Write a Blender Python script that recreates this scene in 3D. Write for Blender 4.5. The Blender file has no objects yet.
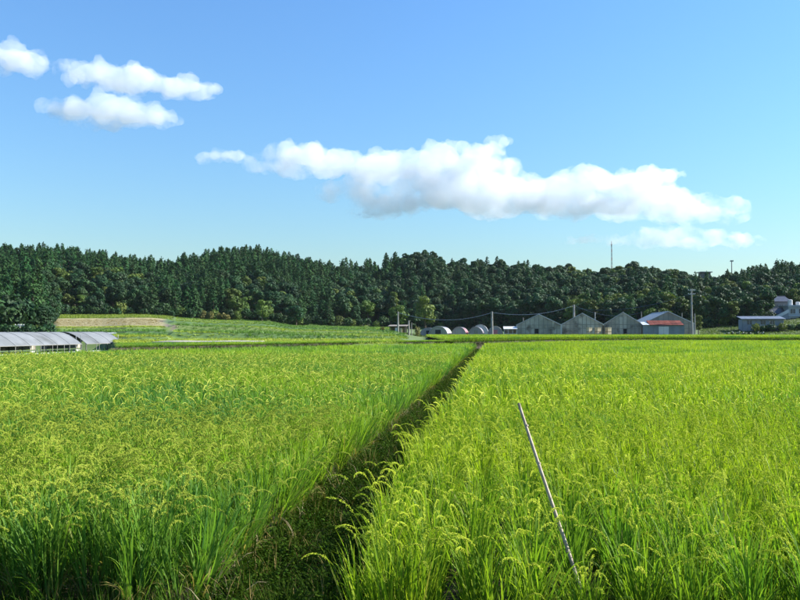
import bpy, math, random
import numpy as np
from mathutils import Vector, Matrix, noise as mnoise

# ------------------------------------------------------------------ camera, sky, sun, exposure
R = math.radians
scene = bpy.context.scene
col = scene.collection
YAW = math.atan(95 / 785.0)            # the path runs along +Y; the lens looks a little left of it
CA, SA = math.cos(YAW), math.sin(YAW)
F, HOR, EYE = 785.0, 331.0, 2.0
cam_d = bpy.data.cameras.new('camera')
cam_d.sensor_width = 36.0
cam_d.lens = 36.0 * F / 800.0
cam_d.clip_start = 0.05
cam_d.clip_end = 20000
cam = bpy.data.objects.new('camera', cam_d)
col.objects.link(cam)
cam.location = (0, 0, EYE)
cam.rotation_euler = (R(90) + math.atan((HOR - 300) / F), 0, YAW)
scene.camera = cam

SUN_EL, SUN_AZ = R(34), R(75)          # azimuth from +Y towards +X
world = bpy.data.worlds.new('World')
scene.world = world
world.use_nodes = True
wn = world.node_tree
wn.nodes.clear()
sky = wn.nodes.new('ShaderNodeTexSky')
sky.sky_type = 'NISHITA'
sky.sun_disc = False
sky.sun_elevation = SUN_EL
sky.sun_rotation = SUN_AZ
sky.altitude = 0
sky.air_density = 2.0
sky.dust_density = 0.0
sky.ozone_density = 6.0
bg = wn.nodes.new('ShaderNodeBackground')
bg.inputs['Strength'].default_value = 0.061
wo = wn.nodes.new('ShaderNodeOutputWorld')
wb = wn.nodes.new('ShaderNodeMix')          # white balance of the camera
wb.data_type = 'RGBA'
wb.blend_type = 'MULTIPLY'
wb.inputs[0].default_value = 1.0
wb.inputs[7].default_value = (0.72, 1.005, 1.42, 1)
wn.links.new(sky.outputs[0], wb.inputs[6])
wn.links.new(wb.outputs[2], bg.inputs['Color'])
wn.links.new(bg.outputs[0], wo.inputs['Surface'])

sun_d = bpy.data.lights.new('sun', 'SUN')
sun_d.energy = 5.0
sun_d.angle = R(0.5)
sun_d.color = (1.0, 0.96, 0.89)
sun = bpy.data.objects.new('sun', sun_d)
col.objects.link(sun)
sv = Vector((math.sin(SUN_AZ) * math.cos(SUN_EL), math.cos(SUN_AZ) * math.cos(SUN_EL), math.sin(SUN_EL)))
sun.rotation_euler = sv.to_track_quat('Z', 'Y').to_euler()
sun.location = sv * 50

vs = scene.view_settings
vs.view_transform = 'Standard'
vs.look = 'None'
vs.exposure = 1.3
vs.gamma = 1.0
vs.use_curve_mapping = False
cy = scene.cycles
cy.use_denoising = True
cy.max_bounces = 14
cy.diffuse_bounces = 4
cy.glossy_bounces = 2
cy.transmission_bounces = 4
cy.transparent_max_bounces = 8
cy.volume_bounces = 8
cy.sample_clamp_indirect = 8.0

rng = np.random.default_rng(7)
random.seed(7)


def at(px, py, D):
    """photo pixel (800 wide) at depth D metres along the lens axis -> world point"""
    lat = (px - 400) / F * D
    return Vector((lat * CA - D * SA, lat * SA + D * CA, EYE - (py - HOR) / F * D))


def ld(lat, D):
    return (lat * CA - D * SA, lat * SA + D * CA)


def to_px(x, y):
    D = -x * SA + y * CA
    lat = x * CA + y * SA
    return 400 + F * lat / np.maximum(D, .01), D


# ------------------------------------------------------------------ materials
AL = 0.72


def al(c):
    return None if c is None else tuple(q * AL for q in c)


def new_mat(name):
    m = bpy.data.materials.new(name)
    m.use_nodes = True
    nt = m.node_tree
    b = nt.nodes['Principled BSDF']
    return m, nt, b


def N(nt, t, **kw):
    n = nt.nodes.new(t)
    for k, v in kw.items():
        setattr(n, k, v)
    return n


def mixc(nt, fac, a, b, blend='MIX'):
    n = nt.nodes.new('ShaderNodeMix')
    n.data_type = 'RGBA'
    n.blend_type = blend
    for s, v in ((n.inputs[0], fac), (n.inputs[6], a), (n.inputs[7], b)):
        if hasattr(v, 'is_linked') or hasattr(v, 'links'):
            nt.links.new(v, s)
        elif isinstance(v, (int, float)):
            s.default_value = v
        else:
            s.default_value = (*v, 1) if len(v) == 3 else v
    return n.outputs[2]


def mathn(nt, op, a, b=None, c=None, clamp=False):
    n = nt.nodes.new('ShaderNodeMath')
    n.operation = op
    n.use_clamp = clamp
    for i, v in enumerate((a, b, c)):
        if v is None:
            continue
        if isinstance(v, (int, float)):
            n.inputs[i].default_value = v
        else:
            nt.links.new(v, n.inputs[i])
    return n.outputs[0]


def noisef(nt, scale, detail=3.0, lo=0.35, hi=0.65, coord='pos', rough=0.55):
    if coord == 'pos':
        g = N(nt, 'ShaderNodeNewGeometry').outputs['Position']
    else:
        g = N(nt, 'ShaderNodeTexCoord').outputs['Object']
    t = N(nt, 'ShaderNodeTexNoise')
    t.inputs['Scale'].default_value = scale
    t.inputs['Detail'].default_value = detail
    t.inputs['Roughness'].default_value = rough
    nt.links.new(g, t.inputs['Vector'])
    mr = N(nt, 'ShaderNodeMapRange')
    mr.inputs[1].default_value = lo
    mr.inputs[2].default_value = hi
    nt.links.new(t.outputs['Fac'], mr.inputs[0])
    return mr.outputs[0]


def surf_mat(name, c1, c2, scale=4.0, rough=0.75, detail=5.0, bump=0.0, spec=0.3, metal=0.0, c3=None, scale3=0.6, vary=0.0):
    """two or three colours broken up by noise, with fine relief"""
    c1, c2, c3 = al(c1), al(c2), al(c3)
    m, nt, b = new_mat(name)
    c = mixc(nt, noisef(nt, scale, detail), c1, c2)
    if c3:
        c = mixc(nt, noisef(nt, scale3, 4, 0.52, 0.68), c, c3)
    if vary:
        oi = N(nt, 'ShaderNodeObjectInfo')
        c = mixc(nt, 1.0, c, mathn(nt, 'MULTIPLY_ADD', oi.outputs['Random'], vary, 1 - vary * .5), 'MULTIPLY')
    nt.links.new(c, b.inputs['Base Color'])
    b.inputs['Roughness'].default_value = rough
    b.inputs['Specular IOR Level'].default_value = spec
    b.inputs['Metallic'].default_value = metal
    if bump:
        bp = N(nt, 'ShaderNodeBump')
        bp.inputs['Strength'].default_value = bump
        bp.inputs['Distance'].default_value = 0.05
        nt.links.new(noisef(nt, scale * 3, 6, 0, 1), bp.inputs['Height'])
        nt.links.new(bp.outputs[0], b.inputs['Normal'])
    return m


def leaf_mat(name, dark, light, dry=(0.40, 0.30, 0.11), transl=0.4, patch=None, patch_scale=0.15, rough=0.5,
             spec=0.35, tip=None, instcol=False, transl_gain=1.0, objrand=0.0, valrand=0.0):
    """foliage: point attribute tint = (random, height, dryness); diffuse + light through the blade"""
    dark, light, dry, patch, tip = al(dark), al(light), al(dry), al(patch), al(tip)
    m, nt, b = new_mat(name)
    at_ = N(nt, 'ShaderNodeAttribute', attribute_name='tint')
    sp = N(nt, 'ShaderNodeSeparateColor')
    nt.links.new(at_.outputs['Color'], sp.inputs[0])
    c = mixc(nt, sp.outputs[0], dark, light)
    if tip:
        c = mixc(nt, mathn(nt, 'MULTIPLY', sp.outputs[1], 1.0, clamp=True), c, tip)  # yellowing tips, also brightened over dark blade bases as painted sunlight
    if patch:
        c = mixc(nt, noisef(nt, patch_scale, 4, 0.44, 0.66), c, patch)
    if objrand:
        oi = N(nt, 'ShaderNodeObjectInfo')
        hs = N(nt, 'ShaderNodeHueSaturation')
        nt.links.new(c, hs.inputs['Color'])
        hv = mathn(nt, 'MULTIPLY_ADD', oi.outputs['Random'], 0.06 * objrand, 0.5 - 0.03 * objrand)
        nt.links.new(hv, hs.inputs['Hue'])
        wn_ = N(nt, 'ShaderNodeTexWhiteNoise', noise_dimensions='1D')
        nt.links.new(oi.outputs['Random'], wn_.inputs['W'])
        vv = mathn(nt, 'MULTIPLY_ADD', wn_.outputs['Value'], 0.7 * objrand, 1 - 0.35 * objrand)
        nt.links.new(vv, hs.inputs['Value'])
        c = hs.outputs[0]
    if valrand:
        oi = N(nt, 'ShaderNodeObjectInfo')
        c = mixc(nt, 1.0, c, mathn(nt, 'MULTIPLY_ADD', oi.outputs['Random'], valrand, 1 - valrand * .5), 'MULTIPLY')
    if instcol:
        ia = N(nt, 'ShaderNodeAttribute', attribute_name='icol', attribute_type='INSTANCER')
        c = mixc(nt, 1.0, c, ia.outputs['Color'], 'MULTIPLY')
    c = mixc(nt, sp.outputs[2], c, dry)
    nt.links.new(c, b.inputs['Base Color'])
    b.inputs['Roughness'].default_value = rough
    b.inputs['Specular IOR Level'].default_value = spec
    tr = N(nt, 'ShaderNodeBsdfTranslucent')
    c2 = mixc(nt, 1.0, c, (1.0 * transl_gain, 1.05 * transl_gain, 0.55 * transl_gain), 'MULTIPLY')
    nt.links.new(c2, tr.inputs['Color'])
    mx = N(nt, 'ShaderNodeMixShader')
    mx.inputs[0].default_value = transl
    nt.links.new(b.outputs[0], mx.inputs[1])
    nt.links.new(tr.outputs[0], mx.inputs[2])
    nt.links.new(mx.outputs[0], nt.nodes['Material Output'].inputs['Surface'])
    return m


M = {}
M['rice_r'] = leaf_mat('rice_leaf_fresh', (0.055, 0.165, 0.012), (0.25, 0.41, 0.018), transl=0.46, patch=(0.12, 0.29, 0.03),
                       patch_scale=0.25, tip=(0.68, 0.80, 0.045), rough=0.55, spec=0.15, transl_gain=1.2, valrand=0.3)
M['rice_l'] = leaf_mat('rice_leaf_ripening', (0.055, 0.175, 0.018), (0.24, 0.42, 0.028), transl=0.46, patch=(0.10, 0.27, 0.055),
                       patch_scale=0.22, tip=(0.52, 0.70, 0.06), rough=0.55, spec=0.15, transl_gain=1.2, valrand=0.3)
M['panicle_r'] = leaf_mat('rice_grain_green', (0.60, 0.74, 0.05), (0.95, 0.98, 0.14), transl=0.4, rough=0.7, spec=0.05)
M['panicle_l'] = leaf_mat('rice_grain_yellow', (0.38, 0.52, 0.045), (0.72, 0.76, 0.14), transl=0.4, rough=0.7, spec=0.05)
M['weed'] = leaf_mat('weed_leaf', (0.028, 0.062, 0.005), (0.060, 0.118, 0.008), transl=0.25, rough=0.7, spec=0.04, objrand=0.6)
M['straw'] = leaf_mat('dry_straw', (0.32, 0.25, 0.12), (0.50, 0.42, 0.24), transl=0.2, rough=0.7)
M['crop'] = leaf_mat('crop_leaf', (0.55, 0.55, 0.55), (1, 1, 1), transl=0.35, instcol=True)
M['cedar'] = leaf_mat('cedar_foliage', (0.014, 0.052, 0.018), (0.056, 0.155, 0.034), transl=0.12, rough=0.7, spec=0.15, objrand=0.8)  # tone lifted so cedars on the left slope look sunlit
M['broad'] = leaf_mat('broadleaf_foliage', (0.014, 0.050, 0.019), (0.048, 0.118, 0.034), transl=0.22, rough=0.6, spec=0.2, objrand=0.9)  # tone lowered to put shade into the central slope's foliage colour
M['bamboo'] = leaf_mat('pale_foliage', (0.07, 0.125, 0.022), (0.16, 0.225, 0.04), transl=0.25, rough=0.6, spec=0.2, objrand=0.8)
M['olive'] = leaf_mat('olive_foliage', (0.12, 0.13, 0.03), (0.24, 0.22, 0.06), transl=0.25, rough=0.6, spec=0.2, objrand=0.5)
M['flower'] = surf_mat('white_flower', (0.75, 0.75, 0.70), (0.6, 0.62, 0.5), 5, 0.7)
M['bark'] = surf_mat('bark', (0.09, 0.065, 0.045), (0.16, 0.12, 0.085), 3, 0.9, bump=0.5)
M['mud'] = surf_mat('paddy_mud', (0.055, 0.042, 0.028), (0.10, 0.08, 0.05), 3, 0.85, bump=0.6)
M['path'] = surf_mat('path_soil', (0.055, 0.045, 0.028), (0.12, 0.095, 0.06), 5, 0.95, bump=0.8, c3=(0.04, 0.07, 0.02), scale3=2.5)
M['ground'] = surf_mat('ground_grass', (0.05, 0.09, 0.022), (0.10, 0.15, 0.04), 0.4, 0.95, bump=0.4, c3=(0.14, 0.12, 0.06), scale3=0.05)
M['concrete'] = surf_mat('concrete', (0.38, 0.34, 0.28), (0.48, 0.44, 0.37), 1.5, 0.85, bump=0.15)
M['pole'] = surf_mat('pole_concrete', (0.30, 0.29, 0.26), (0.42, 0.40, 0.36), 1.2, 0.85)
M['steel'] = surf_mat('galvanised_steel', (0.42, 0.44, 0.45), (0.58, 0.59, 0.60), 3, 0.45, metal=0.4)
M['frame'] = surf_mat('dull_frame', (0.24, 0.24, 0.21), (0.33, 0.32, 0.29), 2, 0.7)
M['film_pale'] = surf_mat('pale_pink_film', (0.36, 0.33, 0.31), (0.46, 0.42, 0.40), 0.8, 0.6, detail=6)
M['wire'] = surf_mat('power_cable', (0.07, 0.12, 0.19), (0.09, 0.15, 0.23), 1, 0.9)
M['insul'] = surf_mat('insulator', (0.6, 0.6, 0.58), (0.7, 0.7, 0.68), 3, 0.3)
M['film'] = surf_mat('old_greenhouse_film', (0.44, 0.41, 0.32), (0.58, 0.545, 0.44), 0.7, 0.7, detail=7, bump=0.15, c3=(0.15, 0.13, 0.10), scale3=0.45, vary=0.45)
M['film_roof'] = surf_mat('greenhouse_roof_film', (0.20, 0.225, 0.23), (0.28, 0.30, 0.30), 0.7, 0.8, detail=6, bump=0.15, vary=0.3)
M['film_tan'] = surf_mat('stained_film', (0.34, 0.31, 0.25), (0.44, 0.40, 0.33), 0.8, 0.5, detail=6, bump=0.15, vary=0.3)
M['white_film'] = surf_mat('white_plastic_sheet', (0.66, 0.67, 0.66), (0.80, 0.80, 0.78), 1.0, 0.4, bump=0.2)
M['grey_film'] = surf_mat('shade_net', (0.19, 0.205, 0.215), (0.25, 0.265, 0.275), 0.6, 0.9, detail=7, bump=0.2, c3=(0.13, 0.14, 0.14), scale3=0.25, spec=0.05, vary=0.3)
M['pink'] = surf_mat('pink_sheet', (0.62, 0.16, 0.18), (0.74, 0.27, 0.28), 1.0, 0.5)
M['darkin'] = surf_mat('dark_opening', (0.025, 0.03, 0.03), (0.05, 0.055, 0.05), 2, 0.8)
M['white'] = surf_mat('white_paint', (0.72, 0.72, 0.70), (0.80, 0.80, 0.78), 1.5, 0.5)
M['red'] = surf_mat('rust_red_roof', (0.15, 0.045, 0.034), (0.21, 0.065, 0.048), 1.2, 0.85, spec=0.1, bump=0.1, vary=0.3)
M['blueg'] = surf_mat('blue_grey_sheet', (0.20, 0.25, 0.28), (0.27, 0.31, 0.33), 1.0, 0.5, vary=0.3)
M['bluewall'] = surf_mat('pale_blue_wall', (0.27, 0.30, 0.34), (0.36, 0.39, 0.42), 0.8, 0.7)
M['housewall'] = surf_mat('off_white_wall', (0.50, 0.54, 0.58), (0.62, 0.65, 0.67), 0.8, 0.7)
M['bluetile'] = surf_mat('grey_blue_roof', (0.14, 0.17, 0.22), (0.20, 0.23, 0.28), 1.0, 0.5, bump=0.2)
M['darkroof'] = surf_mat('dark_tile_roof', (0.06, 0.065, 0.08), (0.10, 0.105, 0.12), 1.5, 0.45, bump=0.2)
M['cream'] = surf_mat('cream_board', (0.60, 0.50, 0.30), (0.72, 0.62, 0.40), 1.5, 0.7)
M['brown'] = surf_mat('brown_wood', (0.15, 0.10, 0.06), (0.24, 0.17, 0.11), 2.5, 0.85, bump=0.2)
M['greywood'] = surf_mat('grey_wood', (0.22, 0.19, 0.16), (0.34, 0.30, 0.26), 2.5, 0.85, bump=0.2)
M['bamboo_pole'] = surf_mat('weathered_bamboo', (0.34, 0.26, 0.17), (0.56, 0.46, 0.33), 14, 0.55, bump=0.1, c3=(0.17, 0.13, 0.10), scale3=5)
M['redmast'] = surf_mat('mast_red', (0.45, 0.14, 0.10), (0.52, 0.18, 0.13), 2, 0.6)
m, nt, b = new_mat('window_glass')
b.inputs['Base Color'].default_value = (0.05, 0.07, 0.09, 1)
b.inputs['Roughness'].default_value = 0.12
M['glass'] = m


def cloud_mat(name, dens, wisps=None):
    """white droplets; wisps = size in metres of the thinner and denser shreds"""
    m = bpy.data.materials.new(name)
    m.use_nodes = True
    nt = m.node_tree
    nt.nodes.clear()
    o = N(nt, 'ShaderNodeOutputMaterial')
    v = N(nt, 'ShaderNodeVolumePrincipled')
    v.inputs['Color'].default_value = (0.868, 0.893, 0.928, 1)
    v.inputs['Density'].default_value = dens
    v.inputs['Anisotropy'].default_value = 0.2
    if wisps:
        f = noisef(nt, 1.0 / wisps, 4, 0.42, 0.66, rough=0.6)
        nt.links.new(mathn(nt, 'MULTIPLY', f, dens), v.inputs['Density'])
    nt.links.new(v.outputs[0], o.inputs['Volume'])
    return m


M['cloud'] = cloud_mat('cloud_droplets', 0.0085)
M['veil'] = cloud_mat('cloud_veil', 0.0110, 80.0)


# ------------------------------------------------------------------ mesh helpers
class MB:
    """collects polygons; build() links them as one mesh object"""
    def __init__(s):
        s.v, s.f, s.t = [], [], []

    def add(s, vs, fs, tint=(0.5, 0.5, 0.0)):
        o = len(s.v)
        s.v.extend([tuple(p) for p in vs])
        s.f.extend([tuple(i + o for i in f) for f in fs])
        if isinstance(tint, list):
            s.t.extend(tint)
        else:
            s.t.extend([tint] * len(vs))
        return s

    def box(s, c, size, rz=0.0):
        hx, hy, hz = size[0] / 2, size[1] / 2, size[2] / 2
        ca, sa = math.cos(rz), math.sin(rz)
        vs = []
        for z in (-hz, hz):
            for x, y in ((-hx, -hy), (hx, -hy), (hx, hy), (-hx, hy)):
                vs.append((c[0] + x * ca - y * sa, c[1] + x * sa + y * ca, c[2] + z))
        return s.add(vs, [(0, 3, 2, 1), (4, 5, 6, 7), (0, 1, 5, 4), (1, 2, 6, 5), (2, 3, 7, 6), (3, 0, 4, 7)])

    def tube(s, pts, rad, n=8, cap=True, tint=(0.5, 0.5, 0)):
        pts = [Vector(p) for p in pts]
        if not hasattr(rad, '__len__'):
            rad = [rad] * len(pts)
        vs, fs = [], []
        for i, p in enumerate(pts):
            t = (pts[min(i + 1, len(pts) - 1)] - pts[max(i - 1, 0)])
            t = t.normalized() if t.length > 0 else Vector((0, 0, 1))
            a = t.cross(Vector((0, 0, 1)) if abs(t.z) < 0.9 else Vector((1, 0, 0))).normalized()
            b_ = t.cross(a)
            for k in range(n):
                w = 2 * math.pi * k / n
                vs.append(p + (a * math.cos(w) + b_ * math.sin(w)) * rad[i])
        for i in range(len(pts) - 1):
            for k in range(n):
                k2 = (k + 1) % n
                fs.append((i * n + k, i * n + k2, (i + 1) * n + k2, (i + 1) * n + k))
        if cap:
            fs.append(tuple(range(n)))
            fs.append(tuple(range((len(pts) - 1) * n, len(pts) * n))[::-1])
        return s.add(vs, fs, tint)

    def slab(s, quad, th):
        """a sheet of thickness th from four or more corner points"""
        q = [Vector(p) for p in quad]
        n = (q[1] - q[0]).cross(q[2] - q[0]).normalized() * th
        k = len(q)
        vs = q + [p + n for p in q]
        fs = [tuple(range(k))[::-1], tuple(range(k, 2 * k))]
        fs += [(i, (i + 1) % k, (i + 1) % k + k, i + k) for i in range(k)]
        return s.add(vs, fs)

    def mesh(s, name, mat, smooth=False):
        me = bpy.data.meshes.new(name)
        me.from_pydata(s.v, [], s.f)
        a = me.attributes.new('tint', 'FLOAT_COLOR', 'POINT')
        t = np.ones((len(s.v), 4), dtype=np.float32)
        if s.t:
            t[:, :3] = np.array(s.t, dtype=np.float32)
        a.data.foreach_set('color', t.ravel())
        me.materials.append(M[mat] if isinstance(mat, str) else mat)
        if smooth:
            me.polygons.foreach_set('use_smooth', [True] * len(me.polygons))
        me.update()
        return me

    def build(s, name, mat, parent=None, smooth=False, loc=None):
        return link(name, s.mesh(name, mat, smooth), parent, loc)


def link(name, data, parent=None, loc=None):
    o = bpy.data.objects.new(name, data)
    col.objects.link(o)
    if parent is not None:
        o.parent = parent
    if loc is not None:
        o.location = loc
    return o


def tag(o, label=None, cat=None, group=None, kind=None):
    for k, v in (('label', label), ('category', cat), ('group', group), ('kind', kind)):
        if v:
            o[k] = v
    return o


def thing(name, label, cat, loc=(0, 0, 0), rz=0.0, group=None):
    o = link(name, None)
    o.empty_display_size = 0.3
    o.location = loc
    o.rotation_euler = (0, 0, rz)
    return tag(o, label, cat, group)


def scatter(name, pts, rots, scales, idx, sources, icol=None):
    """one object whose points carry instances of the source meshes (geometry nodes)"""
    me = bpy.data.meshes.new(name)
    pts = np.asarray(pts, dtype=np.float32)
    me.vertices.add(len(pts))
    me.vertices.foreach_set('co', pts.ravel())
    for nm, ty, val, key in (('rot', 'FLOAT_VECTOR', rots, 'vector'), ('scl', 'FLOAT_VECTOR', scales, 'vector')):
        a = me.attributes.new(nm, ty, 'POINT')
        a.data.foreach_set(key, np.asarray(val, dtype=np.float32).ravel())
    a = me.attributes.new('idx', 'INT', 'POINT')
    a.data.foreach_set('value', np.asarray(idx, dtype=np.int32))
    if icol is not None:
        a = me.attributes.new('icol', 'FLOAT_COLOR', 'POINT')
        c4 = np.ones((len(pts), 4), dtype=np.float32)
        c4[:, :3] = icol
        a.data.foreach_set('color', c4.ravel())
    for sm in sources:
        for mt in sm.materials:
            if mt.name not in [q.name for q in me.materials]:
                me.materials.append(mt)
    o = link(name, me)
    ng = bpy.data.node_groups.new(name + '_nodes', 'GeometryNodeTree')
    ng.interface.new_socket('Geometry', in_out='INPUT', socket_type='NodeSocketGeometry')
    ng.interface.new_socket('Geometry', in_out='OUTPUT', socket_type='NodeSocketGeometry')
    gi = ng.nodes.new('NodeGroupInput')
    go = ng.nodes.new('NodeGroupOutput')
    ip = ng.nodes.new('GeometryNodeInstanceOnPoints')
    jn = ng.nodes.new('GeometryNodeJoinGeometry')
    for k, sm in enumerate(sources):
        so = bpy.data.objects.new(name + '_source', sm)      # data only, never linked to the scene
        oi = ng.nodes.new('GeometryNodeObjectInfo')
        oi.inputs['Object'].default_value = so
        oi.inputs['As Instance'].default_value = True
        ng.links.new(oi.outputs['Geometry'], jn.inputs[0])

    def attr(nm, ty):
        n = ng.nodes.new('GeometryNodeInputNamedAttribute')
        n.data_type = ty
        n.inputs['Name'].default_value = nm
        return n.outputs['Attribute']
    ng.links.new(gi.outputs[0], ip.inputs['Points'])
    ng.links.new(jn.outputs[0], ip.inputs['Instance'])
    ip.inputs['Pick Instance'].default_value = True
    ng.links.new(attr('idx', 'INT'), ip.inputs['Instance Index'])
    er = ng.nodes.new('FunctionNodeEulerToRotation')
    ng.links.new(attr('rot', 'FLOAT_VECTOR'), er.inputs[0])
    ng.links.new(er.outputs[0], ip.inputs['Rotation'])
    ng.links.new(attr('scl', 'FLOAT_VECTOR'), ip.inputs['Scale'])
    ng.links.new(ip.outputs[0], go.inputs[0])
    md = o.modifiers.new('scatter', 'NODES')
    md.node_group = ng
    return o


# ------------------------------------------------------------------ terrain
PXK = [-700, -300, 15, 38, 52, 150, 200, 265, 292, 390, 450, 560, 640, 700, 760, 800, 900, 1500]
BD = [110, 118, 122, 132, 200, 212, 222, 234, 240, 260, 258, 234, 216, 206, 202, 200, 196, 190]     # where the wood begins
YB = [331, 331, 331, 331, 316, 316, 320, 322, 326, 328, 331, 331, 330, 329, 325, 321, 318, 318]
SKX = [-700, -100, 0, 60, 100, 130, 165, 185, 230, 262, 290, 330, 380, 415, 450, 500, 540, 580, 640, 680, 706, 745, 775, 830, 1500]
SKY = [245, 245, 244, 245, 249, 254, 262, 254, 245, 242, 248, 257, 254, 244, 257, 256, 262, 267, 264, 268, 276, 268, 263, 268, 268]
TREE_H = 8.0
STEPS = [(0.0, 0.0), (0.13, 0.02), (0.135, 0.10), (0.27, 0.11), (0.275, 0.22), (0.40, 0.23), (0.405, 0.35), (0.52, 0.37),
         (0.53, 0.42), (0.76, 0.74), (0.765, 0.80), (0.88, 0.88), (0.89, 0.94), (1.0, 1.0)]
STEPS_R = [(0.0, 0.0), (0.18, 0.02), (0.19, 0.22), (0.40, 0.24), (0.41, 0.46), (0.62, 0.48), (0.63, 0.70), (0.80, 0.72), (0.81, 0.88), (1, 1)]


def terr_z(px, D):
    px = np.asarray(px, float)
    D = np.asarray(D, float)
    bd = np.interp(px, PXK, BD)
    yb = np.interp(px, PXK, YB)
    bz = EYE + (HOR - yb) / F * bd
    ridgeD = np.maximum(bd, 195) + np.interp(px, [380, 430, 540, 600], [118, 80, 80, 118])
    rz = EYE + (HOR - np.interp(px, SKX, SKY)) / F * ridgeD - TREE_H
    # spur on the left
    spur = np.interp(px, [-700, 38, 52], [1, 1, 0])
    t = np.clip((D - bd) / (ridgeD - bd), 0, 1)
    zh = bz + (rz - bz) * (t ** 0.9)
    zsp = bz + np.interp(D, [120, 150, 168, 205], [0, 5.0, 6.5, 7.5])
    tt = np.clip((D - 195) / (ridgeD - 195), 0, 1)
    zsp = np.where(D < 195, zsp, zsp + (rz - zsp) * tt)
    zh = np.where(spur > 0.5, zsp, zh)
    back = np.clip((D - ridgeD) / 330.0, 0, 1)
    zh = zh * (1 - back) ** 1.2 - 3 * back
    # fields in front of the wood
    d0 = np.interp(px, [104, 126], [100.0, 70.0])
    s = np.clip((D - d0) / (bd - d0), 0, 1)
    stL = np.interp(s, [a for a, _ in STEPS], [b_ for _, b_ in STEPS])
    stR = np.interp(s, [a for a, _ in STEPS_R], [b_ for _, b_ in STEPS_R])
    wl = np.interp(px, [168.5, 172], [1, 0])
    st = stL * wl + stR * (1 - wl)
    zl = 0.85 + (bz - 0.85) * st
    zl = np.where(D < d0, np.interp(D - d0, [-4, -2.6, 0], [-0.35, -0.35, 0.85]), zl)
    zr = np.interp(D, [150, 160, 175], [-0.2, 0.35, 0.4])
    zr = np.where(D > 175, 0.4 + (bz - 0.4) * np.clip((D - 175) / np.maximum(bd - 175, 5), 0, 1), zr)
    wr = np.interp(px, [395, 440], [0, 1])
    zf = zl * (1 - wr) + zr * wr
    return np.where(D < bd, zf, zh)


def terrain():
    pxs = np.concatenate([np.arange(-700, 0, 25), np.arange(0, 830, 6), np.arange(830, 1500, 25)])
    Ds = np.concatenate([np.arange(42, 262, 1.0), np.arange(262, 800, 7)])
    P, DD = np.meshgrid(pxs, Ds)
    Z = terr_z(P, DD)
    bd = np.interp(P, PXK, BD)
    nz = np.sin(P * .11 + DD * .07) + np.sin(P * .05 - DD * .11 + 2)
    Z = Z + np.where(DD > bd + 6, nz * 0.5, 0)
    lat = (P - 400) / F * DD
    X = lat * CA - DD * SA
    Y = lat * SA + DD * CA
    v = np.stack([X, Y, Z], -1).reshape(-1, 3)
    nc, nr = len(pxs), len(Ds)
    ii = np.arange(nr * nc).reshape(nr, nc)
    f = np.stack([ii[:-1, :-1], ii[:-1, 1:], ii[1:, 1:], ii[1:, :-1]], -1).reshape(-1, 4)
    me = bpy.data.meshes.new('hill')
    me.from_pydata(v.tolist(), [], f.tolist())
    # cover colour of each piece of land: its own soil or grass
    d0 = np.interp(P, [104, 126], [100.0, 70.0])
    s = (DD - d0) / (bd - d0)
    c = np.zeros(P.shape + (4,), np.float32)
    c[..., 3] = 1
    c[...] = (0.10, 0.155, 0.035, 1)
    left = P < 405
    for a, b_, cc in ((0.0, 0.13, (0.17, 0.24, 0.04)), (0.13, 0.27, (0.11, 0.19, 0.04)), (0.27, 0.4, (0.075, 0.15, 0.045)),
                      (0.4, 0.52, (0.15, 0.22, 0.04)), (0.52, 0.77, (0.30, 0.26, 0.12)), (0.77, 1.0, (0.13, 0.19, 0.045))):
        c[left & (P < 165) & (s >= a) & (s < b_)] = (*cc, 1)
    for a, b_, cc in ((0.0, 0.18, (0.16, 0.23, 0.04)), (0.18, 0.4, (0.085, 0.16, 0.035)), (0.4, 0.62, (0.12, 0.18, 0.04)),
                      (0.62, 0.8, (0.07, 0.14, 0.04)), (0.8, 1.0, (0.10, 0.16, 0.035))):
        c[left & (P >= 165) & (s >= a) & (s < b_)] = (*cc, 1)
    # weedy brown verge above the road and the earth-sided ditch between the two sets of terraces
    c[left & (s > 0.015) & (s < 0.05) & (P < 158)] = (0.26, 0.17, 0.06, 1)
    c[left & (np.abs(P - (158 + (s - .80) / (0.33 - .80) * 20)) < 1.8) & (s > 0.33) & (s < 0.80)] = (0.15, 0.125, 0.09, 1)
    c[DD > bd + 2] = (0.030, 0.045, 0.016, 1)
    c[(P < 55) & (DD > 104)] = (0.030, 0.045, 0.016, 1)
    c[..., :3] *= AL * 1.15
    a = me.attributes.new('cover', 'FLOAT_COLOR', 'POINT')
    a.data.foreach_set('color', c.reshape(-1))
    m, nt, bs = new_mat('hill_cover')
    ca = N(nt, 'ShaderNodeAttribute', attribute_name='cover')
    cc = mixc(nt, noisef(nt, 1.4, 6, 0.3, 0.7), ca.outputs['Color'], (0.55, 0.55, 0.5), 'MULTIPLY')
    nt.links.new(mixc(nt, 0.35, ca.outputs['Color'], cc), bs.inputs['Base Color'])
    bs.inputs['Roughness'].default_value = 0.95
    me.materials.append(m)
    me.update()
    tag(link('hill', me), 'wooded hill with terraced fields at its foot', None, kind='structure')


terrain()
# ground sheet to the horizon
g = MB()
g.add([(-6000, -6000, -0.55), (6000, -6000, -0.55), (6000, 6000, -0.55), (-6000, 6000, -0.55)], [(0, 1, 2, 3)])
tag(g.build('ground', 'ground'), 'flat grassy valley floor', None, kind='structure')

# ------------------------------------------------------------------ paddies, bund path, farm track
PATH_R, PATH_L = -0.88, -1.95          # the two sides of the path
FRONT_R, FRONT_L = 4.55, 5.05
EDGE = [(-60, 35), (-45, 38), (-21, 41), (-17.8, 50), (-8.2, 64), (9.2, 81), (18, 94), (34, 107), (51, 102), (75, 98)]   # far edge (lat, D)
EDGE_L = [e[0] for e in EDGE]
EDGE_D = [e[1] for e in EDGE]


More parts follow.
